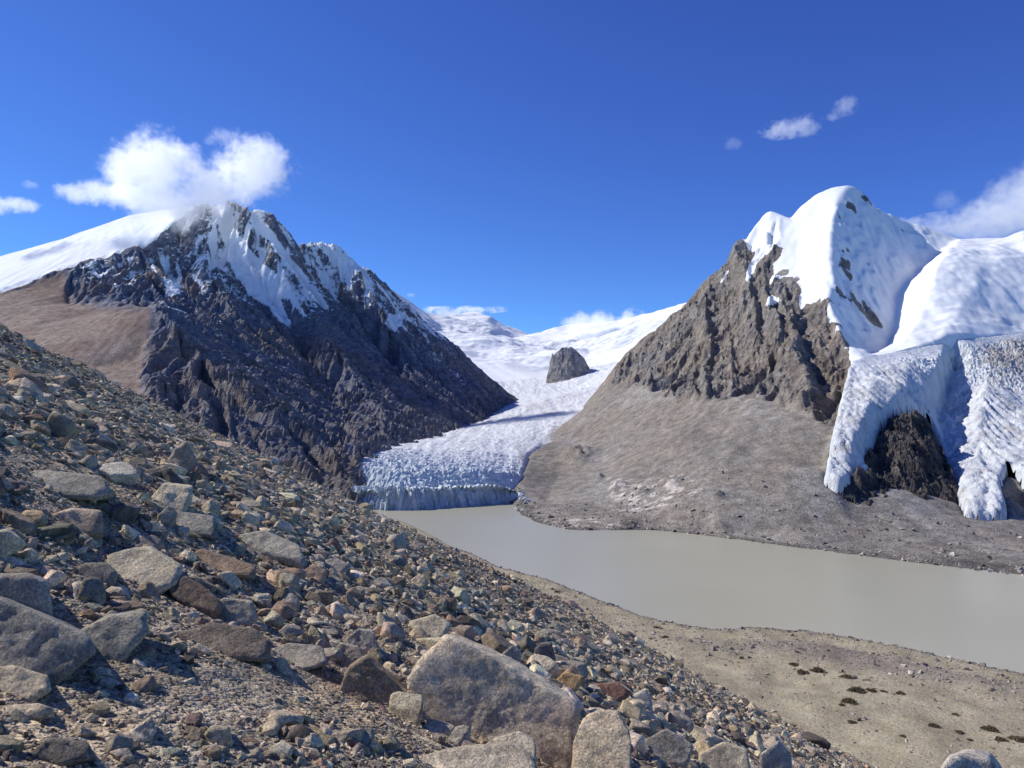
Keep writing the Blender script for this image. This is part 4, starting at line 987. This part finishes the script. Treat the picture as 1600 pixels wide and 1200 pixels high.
# ---- every other stone of the slope
def scatter():
    r = np.random.default_rng(77)
    S, Xs, Ys = [], [], []
    for s, fcov, rmin in ((.024, .28, 2.5), (.045, .34, 2.5), (.09, .42, 3), (.165, .50, 5), (.29, .20, 9), (.52, .04, 18), (1.0, .009, 35)):
        rmax = min(s * 773 / 1.8, 150)
        area = math.radians(122) / 2 * (rmax ** 2 - rmin ** 2)
        n = int(area * fcov / (s * s * .7))
        rr = np.sqrt(r.uniform(rmin ** 2, rmax ** 2, n)); aa = np.radians(r.uniform(-62, 60, n))
        S.append(s * np.exp(r.normal(0, .28, n))); Xs.append(rr * np.sin(aa)); Ys.append(rr * np.cos(aa))
    S, X, Y = map(np.concatenate, (S, Xs, Ys))
    P = np.stack([X, Y, ground_z(X, Y)], 1)
    px, py = image_pixels(P)
    pix = S * F / np.hypot(X, Y)
    # bare gravel patch in front, coarse heaps elsewhere
    bare = np.maximum(sstep(1.15, .55, np.hypot((px - 370) / 210, (py - 1085) / 62)), .75 * sstep(1.1, .5, np.hypot((px - 170) / 130, (py - 1130) / 30)))
    clump = fbm(X / 5, Y / 5, 3, 801) + .8 * fbm(X / 17, Y / 17, 3, 803)
    keep = r.uniform(size=len(S)) < np.clip(.78 + 1.1 * clump, .25, 1) * (1 - bare * np.where(pix > 16, .97, np.where(pix > 8, .7, .25)))
    inside = (px > -60) & (px < 1660) & (py < 1260)
    pix = np.where(inside, pix, np.minimum(pix, 9.0))
    keep &= inside | (np.hypot(X, Y) < 45)
    # on the hill only
    keep &= hill_raw(X, Y) > terrace_raw(X, Y)[0] + 1
    for hx, hy, hr, *_ in HERO_POS:
        keep &= ~((np.hypot(X - hx, Y - hy) < hr * .8 + S * .4) & (pix > 12))
    # nothing big right at the lens, nothing standing in front of the large boulders
    keep &= ~((np.hypot(X, Y) < 8) & (pix > 75)) & ~((np.hypot(X, Y) < 4.5) & (pix > 40))
    S, X, Y, pix, px, py = (a[keep] for a in (S, X, Y, pix, px, py))
    return S, X, Y, pix, px, py
S_, X_, Y_, PIX, PXX, PYY = scatter()
NST = len(S_)
rs_ = np.random.default_rng(5)
COLI = rs_.choice(len(PAL), NST, p=PALW)
# bands of one rock kind run down the slope
bandv = fbm(X_ / 14 + 3, Y_ / 30, 3, 811)
COLI = np.where((bandv > .22) & (rs_.uniform(size=NST) < .5), 4, COLI); COLI = np.where((bandv < -.25) & (rs_.uniform(size=NST) < .5), 2, COLI)
TONES = PALC[COLI] * np.array((1.24, 1.13, .93)) * np.exp(rs_.normal(0, .2, NST))[:, None] * (1 + rs_.normal(0, .03, (NST, 3)))
ROTZ = rs_.uniform(0, 2 * math.pi, NST); TX = rs_.normal(0, .25, NST); TY = rs_.normal(0.42, .25, NST)     # slabs lie along the slope
FLAT = rs_.choice([.45, .7, 1.0, 1.25], NST, p=[.3, .3, .28, .12])
order = np.argsort(-PIX)
NIND = 235
IND = order[:NIND]; REST = order[NIND:]

def hull_stone(seed, flat):
    """sharp edged splinter of rock: the hull of a few random corners"""
    r = np.random.default_rng(seed); m = r.integers(8, 13)
    p = r.uniform(-1, 1, (m, 3)); p /= np.maximum(1, np.linalg.norm(p, axis=1) / 1.05)[:, None]
    p *= np.array((r.uniform(.8, 1.2), r.uniform(.6, 1.0), r.uniform(.5, .85) * flat)) * .62
    bm = bmesh.new()
    for q in p: bm.verts.new(q)
    res = bmesh.ops.convex_hull(bm, input=bm.verts)
    bmesh.ops.delete(bm, geom=[v for v in bm.verts if not v.link_faces], context='VERTS')
    bmesh.ops.triangulate(bm, faces=bm.faces[:])
    bm.verts.index_update()
    V = np.array([v.co[:] for v in bm.verts]); Fc = np.array([[v.index for v in f.verts] for f in bm.faces]); bm.free()
    return V, Fc

def rot_mats(rz, tx, ty):
    c, s = np.cos(rz), np.sin(rz); n = len(rz)
    Rz = np.zeros((n, 3, 3)); Rz[:, 0, 0] = c; Rz[:, 0, 1] = -s; Rz[:, 1, 0] = s; Rz[:, 1, 1] = c; Rz[:, 2, 2] = 1
    c, s = np.cos(tx), np.sin(tx)
    Rx = np.zeros((n, 3, 3)); Rx[:, 0, 0] = 1; Rx[:, 1, 1] = c; Rx[:, 1, 2] = -s; Rx[:, 2, 1] = s; Rx[:, 2, 2] = c
    c, s = np.cos(ty), np.sin(ty)
    Ry = np.zeros((n, 3, 3)); Ry[:, 1, 1] = 1; Ry[:, 0, 0] = c; Ry[:, 0, 2] = s; Ry[:, 2, 0] = -s; Ry[:, 2, 2] = c
    return Ry @ Rx @ Rz

def stones_mesh(name, idx, sub_of, pos, size, tone, R, flat, shapes=26):
    cos, fcs, cols = [], [], []; off = 0
    for sub in sorted(set(sub_of)):
        sel = idx[sub_of == sub]
        for k in range(shapes):
            for fl in sorted(set(flat)):
                q = sel[(sel % shapes == k) & (flat[sel] == fl)]
                if not len(q): continue
                V, Fc = hull_stone(1000 + k, fl) if sub < 3 else stone_shape(1000 + k, sub, fl, 60.0)
                W = np.einsum('nij,vj->nvi', R[q], V) * size[q][:, None, None] + pos[q][:, None, :]
                n, m = len(q), len(V)
                cos.append(W.reshape(-1, 3)); fcs.append((Fc[None] + (np.arange(n) * m)[:, None, None]).reshape(-1, 3) + off); off += n * m
                cols.append(np.repeat(tone[q], m, 0))
    return raw_mesh(name, np.vstack(cos), np.vstack(fcs), M_ROCK, None, {'tone': np.vstack(cols)}, smooth=False)

RM = rot_mats(ROTZ, TX, TY)
POS = np.stack([X_, Y_, ground_z(X_, Y_) + S_ * .10 * FLAT], 1)
subs = np.where(PIX[REST] > 15, 3, 1)
scree = stones_mesh('scree', REST, subs, POS, S_, TONES, RM, FLAT)
tag(scree, 'loose angular stones covering the hillside between the larger rocks', 'scree', kind='stuff')
print('stones', NST, 'faces', len(scree.data.polygons))

# ---- rocks large enough in view to be things of their own
SHORT = ['largest wedge boulder', 'shaded brown boulder', 'smooth beige boulder', 'small rounded rock', 'pale yellowish boulder', 'knobbly cream boulder', 'flat sandy slab', 'big dark edge boulder', 'upright grey block',
         'grey overhanging boulder', 'pale beige edge boulder', 'dark flat topped rock', 'long low beige rock', 'pale wedge rock', 'broad pale slab', 'dark rock by the slab', 'dark tilted slab', 'low brown slab', 'blocky light grey rock',
         'layered dark slab', 'flat grey slab', 'smooth light grey stone', 'rough beige stone', 'pointed upright boulder', 'cream stacked boulder', 'bluish grey slab', 'very long grey slab', 'pinkish beige block', 'tan rock',
         'long flat grey slab', 'pinkish tan rock', 'pale flat stone', 'dark slate cube', 'grey standing stone', 'orange brown rock', 'reddish brown rock', 'whitish stone', 'grey angular boulder', 'cream edge boulder',
         'blue grey boulder', 'lone corner boulder', 'squarish tan stone', 'small cream stone', 'greenish flat stone', 'reddish tan stone', 'rusty red stone']
assert len(SHORT) == len(HEROES)
HC = np.array([(h[3], h[4]) for h in HERO_POS])
def side_of(k, px, py):
    dx, dy = px - HC[k, 0], py - HC[k, 1]
    return ('above', 'below')[int(dy > 0)] if abs(dy) * 1.5 > abs(dx) else ('left of', 'right of')[int(dx > 0)]
used = {}
for rank, i in enumerate(IND):
    sub = 5 if PIX[i] > 60 else 4
    V, Fc = stone_shape(5000 + int(i), sub, FLAT[i], 140.0)
    V = V * S_[i]
    V = V * (1 + .028 * n3d(V / S_[i] + rank, 5.0, 4, rank, .6))[:, None]
    V = V * (1 + .018 * np.round(2.6 * n3d(V / S_[i] + rank * 1.3, 3.0, 2, rank)))[:, None]
    o = raw_mesh('rock', V, Fc, M_ROCK, None, {'tone': np.tile(TONES[i], (len(V), 1)) * (1 + .15 * n3d(V / S_[i] + rank, 3.0, 3, 5))[:, None]})
    o.location = POS[i] + np.array((0, 0, S_[i] * .05)); o.rotation_euler = Matrix(RM[i].tolist()).to_euler()
    shape = {.45: 'flat', .7: 'low', 1.0: 'angular', 1.25: 'blocky'}[float(FLAT[i])]
    big = 'large' if PIX[i] > 60 else 'medium' if PIX[i] > 34 else 'small'
    d = np.hypot(HC[:, 0] - PXX[i], (HC[:, 1] - PYY[i]) * 1.6); k1, k2 = np.argsort(d)[:2]
    key = (big, shape, PAL[COLI[i]][0], side_of(k1, PXX[i], PYY[i]), SHORT[k1])
    used.setdefault(key, []).append((o, PXX[i], PYY[i], side_of(k2, PXX[i], PYY[i]), SHORT[k2]))
for (big, shape, colr, side, who), L in used.items():
    L.sort(key=lambda q: q[1])
    for k, (o, px, py, s2_, w2_) in enumerate(L):
        place = ''
        if len(L) > 1:
            place = ', leftmost such' if k == 0 else ', rightmost such' if k == len(L) - 1 else f', {s2_} the {w2_}'
        tag(o, f'{big} {shape} {colr} rock {side} the {who}{place}', 'rock', 'rocks scattered over the hillside')

# ================================================================ stones and cushion shrubs of the terrace
def terrace_stones():
    r = np.random.default_rng(31)
    n = 17000
    a = np.radians(r.uniform(-4, 40, n)); R = np.interp(a, SN_ANG, SN_R)
    d = np.where(r.uniform(size=n) < .4, r.exponential(6, n), np.where(r.uniform(size=n) < .5, 58 + r.normal(0, 16, n), r.uniform(0, 260, n)))
    rr = R - 2 - d
    X, Y = rr * np.sin(a), rr * np.cos(a)
    s = np.clip(.55 * (1 + r.pareto(2.6, n)), .4, 4.0)
    k = (rr > 60) & (hill_raw(X, Y) < terrace_raw(X, Y)[0] + 2.5)
    X, Y, s = X[k], Y[k], s[k]; n = len(X)
    pos = np.stack([X, Y, ground_z(X, Y) + s * .08], 1)
    tone = np.array((.27, .24, .20)) * np.exp(r.normal(0, .35, n))[:, None]
    idx = np.arange(n)
    o = stones_mesh('gravel', idx, np.ones(n, int), pos, s, tone, rot_mats(r.uniform(0, 6.28, n), r.normal(0, .2, n), r.normal(0, .2, n)), r.choice([.7, 1.0], n), 8)
    tag(o, 'scattered stones on the sandy terrace and along the waterline', 'gravel', kind='stuff')
terrace_stones()

def far_stones():
    r = np.random.default_rng(41); n = 9000
    k = r.uniform(0, len(SHORE_FAR) - 1.001, n); S = np.array([at_z(px, py, LAKE)[:2] for px, py in SHORE_FAR]); i = k.astype(int); fr = (k - i)[:, None]
    q = S[i] * (1 - fr) + S[i + 1] * fr
    d = np.where(r.uniform(size=n) < .35, r.exponential(8, n) - 1, r.uniform(0, 190, n))
    dir_ = q / np.linalg.norm(q, axis=1)[:, None]; q = q + dir_ * d[:, None]
    s = np.clip(.9 * (1 + r.pareto(2.4, n)), .7, 7.0)
    dg = bpy.context.evaluated_depsgraph_get(); m = bpy.data.objects['rock_mountain'].evaluated_get(dg)
    z = np.full(n, np.nan)
    for j in range(n):
        hit, loc, _, _ = m.ray_cast(Vector((q[j, 0], q[j, 1], 900)), Vector((0, 0, -1)))
        if hit and loc.z < 10: z[j] = loc.z
    ok = ~np.isnan(z) & (z > LAKE - 1.5); q, z, s = q[ok], z[ok], s[ok]; n = len(z)
    pos = np.stack([q[:, 0], q[:, 1], z + s * .1], 1)
    tone = np.array((.27, .245, .215)) * np.exp(r.normal(0, .38, n))[:, None]
    o = stones_mesh('talus', np.arange(n), np.ones(n, int), pos, s, tone, rot_mats(r.uniform(0, 6.28, n), r.normal(0, .3, n), r.normal(0, .3, n)), r.choice([.7, 1.0], n), 10)
    tag(o, 'loose boulders strewn over the far scree slope and shore', 'talus', kind='stuff')
far_stones()

def shrub_material():
    t = NT('cushion shrub leaves'); co = t.coord()
    n = t.noise(co, 2.0, 5, .6); m = t.noise(co, 14.0, 3, .6)
    c = t.mix(t.ramp(n, .3, .7), (.095, .074, .045), (.16, .125, .075)); c = t.mix(t.ramp(m, .4, .7), c, (.19, .16, .10))
    return t.out(c, .9, None, .1)
M_SHRUB = shrub_material()
def shrub_mesh(seed):
    r = np.random.default_rng(seed); n = 900
    th = r.uniform(0, 2 * math.pi, n); u = np.sqrt(r.uniform(0, 1, n))
    lob = 1 + .25 * np.sin(th * 3 + seed) + .15 * np.sin(th * 5 + seed * 2)
    x, y = u * np.cos(th) * lob, u * np.sin(th) * lob
    z = .42 * np.sqrt(np.clip(1 - u * u, 0, 1)) * (1 + .4 * perlin(x * 2 + seed, y * 2)) * r.uniform(.55, 1.0, n)
    c = np.stack([x, y, z], 1)
    d = r.normal(size=(n, 3)) * .11; e = r.normal(size=(n, 3)) * .05; d[:, 2] = np.abs(d[:, 2])
    co = np.stack([c - e, c + e, c + d], 1).reshape(-1, 3)
    me = raw_mesh('cushion_shrub', co, np.arange(3 * n).reshape(-1, 3), M_SHRUB, smooth=False, link=False)
    return me
SHRUBS = [(1241, 1037, 13, 'small brown cushion shrub, upper left end of the row on the terrace hump'), (1254, 1050, 18, 'dark cushion shrub just below the upper left end of the shrub row'), (1278, 1047, 22, 'wide brown cushion shrub third along the row on the terrace hump'),
          (1324, 1057, 18, 'upright brown cushion shrub standing apart right of the shrub row'), (1339, 1078, 24, 'dark oval cushion shrub, widest in the middle of the sandy terrace'), (1362, 1078, 15, 'brown cushion shrub touching the right side of the dark oval one'),
          (1380, 1079, 10, 'small round shrub at the right end of the middle trio'), (1327, 1095, 21, 'low flat brown shrub below the dark oval cushion shrub'), (1315, 1100, 9, 'tiny shrub at the left tip of the low flat brown shrub'),
          (1548, 1139, 22, 'large dark cushion shrub near the right edge, higher of the cluster'), (1592, 1155, 24, 'largest dark cushion shrub cut by the right edge of the picture'), (1564, 1155, 18, 'cushion shrub between the two large dark ones at the right edge'),
          (1499, 1143, 12, 'round brown shrub left of the right edge cluster'), (1459, 1133, 16, 'lone flat shrub on pale sand left of the round brown shrub'), (1494, 1115, 11, 'small brown shrub beside the grey stones above the lone flat shrub'),
          (1516, 1155, 9, 'tiny shrub just below the round brown shrub'), (1411, 1149, 9, 'tiny dark shrub low on bare sand above the scree edge'), (1331, 1127, 12, 'low shrub on bare sand close to the scree slope'),
          (1407, 1082, 14, 'pale brown shrub among stones right of the middle trio'), (1025, 979, 9, 'small shrub on the upper terrace below the water'), (1040, 994, 11, 'low dark shrub on the upper terrace nearest the scree edge'), (870, 923, 8, 'farthest tiny shrub up the shore beside the scree')]
smeshes = [shrub_mesh(k) for k in range(4)]
for k, (px, py, w, lab) in enumerate(SHRUBS):
    o = smeshes[k % 4].copy() if k >= 4 else smeshes[k]
    Y = ray_ground(px, py + 2)
    q = at(px, py + 2, Y)
    s = w * Y / F / 2
    o.location = (q[0], q[1], float(ground_z(q[0], q[1])) - .05 * s); o.scale = (s, s, s * 1.0); o.rotation_euler = (0, 0, k * 1.7)
    COL.objects.link(o)
    tag(o, lab, 'shrub', 'cushion shrubs on the terrace')
# ================================================================ clouds: scattering vapour plus a faint added glow inside lumpy hulls
def cloud(blobs, Y, dens, label, depth=.8, fray=1.0, scale=None, soft=.5, glow=.10):
    """blobs: (px, py, radius across, radius up) in image pixels, at forward distance Y (or a list with Y as fifth entry)"""
    B = []
    for b in blobs:
        yy = b[4] if len(b) > 4 else Y
        m = yy / F
        B.append((np.array(at(b[0], b[1], yy)), np.array((b[2] * m, b[2] * m * depth, b[3] * m))))
    c0 = np.mean([b[0] for b in B], 0)
    big = max(b[1].max() for b in B)
    bm = bmesh.new()
    for c, r in B:
        res = bmesh.ops.create_icosphere(bm, subdivisions=3, radius=1.0)
        for v in res['verts']:
            d = np.array(v.co[:])
            k = 1.2 + .16 * mnoise.noise(Vector(d * 2.2 + c / 300))
            v.co = Vector(d * r * k + c - c0)
    me = bpy.data.meshes.new('cloud'); bm.to_mesh(me); bm.free()
    tmp = bpy.data.objects.new('cloud', me); COL.objects.link(tmp)
    md = tmp.modifiers.new('r', 'REMESH'); md.mode = 'VOXEL'; md.voxel_size = big / 9
    dg = bpy.context.evaluated_depsgraph_get(); dg.update()
    hull = bpy.data.meshes.new_from_object(tmp.evaluated_get(dg)); hull.name = 'cloud'
    tmp.modifiers.clear(); tmp.data = hull; bpy.data.meshes.remove(me)
    t = NT('cloud vapour'); co = t.coord()
    scale = scale or 1.6 / big
    # ragged edge: the sampling position itself is stirred
    nz = t.n('ShaderNodeTexNoise', {'Vector': co, 'Scale': scale, 'Detail': 7, 'Roughness': .66})
    off = t.n('ShaderNodeVectorMath', {0: nz.outputs['Color'], 1: (.5, .5, .5)}, operation='SUBTRACT').outputs[0]
    off = t.n('ShaderNodeVectorMath', {0: off, 'Scale': big * 1.15 * fray}, operation='SCALE').outputs[0]
    pos = t.n('ShaderNodeVectorMath', {0: co, 1: off}, operation='ADD').outputs[0]
    acc = None
    for c, r in B:
        p = t.n('ShaderNodeVectorMath', {0: pos, 1: tuple(c - c0)}, operation='SUBTRACT').outputs[0]
        p = t.scale(p, 1 / r[0], 1 / r[1], 1 / r[2])
        d = t.math('SUBTRACT', 1.0, t.n('ShaderNodeVectorMath', {0: p}, operation='LENGTH').outputs['Value'])
        acc = d if acc is None else t.math('SMOOTH_MAX', acc, d, .12)
    n2 = t.noise(co, scale * 4.2, 5, .65)
    v = t.math('ADD', acc, t.math('MULTIPLY', t.math('SUBTRACT', n2, .53), 1.0 * fray))
    v = t.ramp(v, .0, soft, 0, dens)
    vol = t.n('ShaderNodeVolumePrincipled', {'Color': (1, 1, 1, 1), 'Density': v, 'Anisotropy': .3, 'Emission Color': (.86, .92, 1.0, 1), 'Emission Strength': t.math('MULTIPLY', v, glow)})  # emission added in place of sunlight scattered many times inside the cloud
    t.n('ShaderNodeOutputMaterial', {'Volume': vol.outputs[0]})
    hull.materials.clear(); hull.materials.append(t.m)
    tmp.location = c0
    tag(tmp, label, 'cloud', 'clouds in the sky')
    return tmp

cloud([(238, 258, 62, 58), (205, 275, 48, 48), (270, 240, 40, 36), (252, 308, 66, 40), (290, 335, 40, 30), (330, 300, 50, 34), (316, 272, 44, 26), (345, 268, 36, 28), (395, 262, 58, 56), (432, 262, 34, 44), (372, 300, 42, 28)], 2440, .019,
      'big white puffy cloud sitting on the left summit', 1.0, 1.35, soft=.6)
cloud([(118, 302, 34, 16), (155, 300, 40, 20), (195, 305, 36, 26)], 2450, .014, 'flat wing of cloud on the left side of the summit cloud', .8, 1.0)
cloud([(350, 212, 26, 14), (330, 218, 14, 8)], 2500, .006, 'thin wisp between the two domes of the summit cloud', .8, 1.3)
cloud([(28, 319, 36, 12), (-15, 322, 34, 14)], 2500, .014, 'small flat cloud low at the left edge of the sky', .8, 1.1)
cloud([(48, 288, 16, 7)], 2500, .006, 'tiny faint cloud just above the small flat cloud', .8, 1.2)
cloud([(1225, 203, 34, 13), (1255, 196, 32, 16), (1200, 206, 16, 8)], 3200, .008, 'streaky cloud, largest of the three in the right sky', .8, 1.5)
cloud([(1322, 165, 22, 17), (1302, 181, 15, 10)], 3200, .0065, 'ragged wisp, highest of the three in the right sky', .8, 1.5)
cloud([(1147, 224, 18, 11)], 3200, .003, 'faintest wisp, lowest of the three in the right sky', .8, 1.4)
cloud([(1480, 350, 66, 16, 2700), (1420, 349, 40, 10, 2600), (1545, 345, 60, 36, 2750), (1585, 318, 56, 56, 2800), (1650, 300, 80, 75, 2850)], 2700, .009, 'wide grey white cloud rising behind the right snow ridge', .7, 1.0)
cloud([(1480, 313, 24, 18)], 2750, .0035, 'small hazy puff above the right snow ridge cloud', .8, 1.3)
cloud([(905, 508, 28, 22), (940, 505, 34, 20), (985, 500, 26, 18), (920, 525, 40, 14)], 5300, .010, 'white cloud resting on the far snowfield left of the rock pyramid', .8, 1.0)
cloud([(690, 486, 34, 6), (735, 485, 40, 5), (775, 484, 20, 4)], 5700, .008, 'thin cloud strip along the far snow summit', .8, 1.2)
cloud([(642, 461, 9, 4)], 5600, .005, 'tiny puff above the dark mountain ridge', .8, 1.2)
# ================================================================ light, sky, camera
SUN_AZ, SUN_EL = math.radians(-72), math.radians(41)      # azimuth from straight ahead, minus = left
d = Vector((math.sin(SUN_AZ) * math.cos(SUN_EL), math.cos(SUN_AZ) * math.cos(SUN_EL), math.sin(SUN_EL)))
ld = bpy.data.lights.new('sun', 'SUN'); ld.energy = 5.0; ld.angle = math.radians(.53); ld.color = (1.0, .95, .885)
lo = bpy.data.objects.new('sun', ld); COL.objects.link(lo); lo.rotation_euler = (-d).to_track_quat('-Z', 'Y').to_euler(); lo.location = d * 500
W = bpy.data.worlds.new('World'); SC.world = W; W.use_nodes = True
wt = W.node_tree; wt.nodes.clear()
sk = wt.nodes.new('ShaderNodeTexSky'); sk.sky_type = 'NISHITA'; sk.sun_disc = False; sk.sun_elevation = SUN_EL; sk.sun_rotation = SUN_AZ
sk.altitude = 5000; sk.air_density = 1.0; sk.dust_density = .3; sk.ozone_density = 1.4
bg = wt.nodes.new('ShaderNodeBackground'); bg.inputs[1].default_value = .12
wo = wt.nodes.new('ShaderNodeOutputWorld')
sep = wt.nodes.new('ShaderNodeSeparateColor'); com = wt.nodes.new('ShaderNodeCombineColor'); wt.links.new(sk.outputs[0], sep.inputs[0])
for i, (g_, k_) in enumerate(((1.085, .497), (1.185, .72), (.887, 1.767))):     # thin dry air at 5000 m: deeper blue than the model gives
    p_ = wt.nodes.new('ShaderNodeMath'); p_.operation = 'POWER'; p_.inputs[1].default_value = g_
    m_ = wt.nodes.new('ShaderNodeMath'); m_.operation = 'MULTIPLY'; m_.inputs[1].default_value = k_
    wt.links.new(sep.outputs[i], p_.inputs[0]); wt.links.new(p_.outputs[0], m_.inputs[0]); wt.links.new(m_.outputs[0], com.inputs[i])
wt.links.new(com.outputs[0], bg.inputs[0]); wt.links.new(bg.outputs[0], wo.inputs[0])
cam = bpy.data.cameras.new('camera'); co_ = bpy.data.objects.new('camera', cam); COL.objects.link(co_)
cam.sensor_fit = 'HORIZONTAL'; cam.sensor_width = 36; cam.lens = 36 * F / 1600
cam.clip_start = .1; cam.clip_end = 60000
co_.location = (0, 0, 0); co_.rotation_euler = (math.pi / 2 + PITCH, 0, 0)
SC.camera = co_
SC.view_settings.view_transform = 'Standard'; SC.view_settings.look = 'None'; SC.view_settings.exposure = 0; SC.view_settings.gamma = 1
SC.cycles.use_denoising = True
SC.cycles.max_bounces = 12; SC.cycles.diffuse_bounces = 3; SC.cycles.volume_bounces = 10; SC.cycles.volume_step_rate = 1.0; SC.cycles.volume_max_steps = 256; SC.cycles.transparent_max_bounces = 8
print('SCRIPT', round(time.time() - T0, 1), 's')
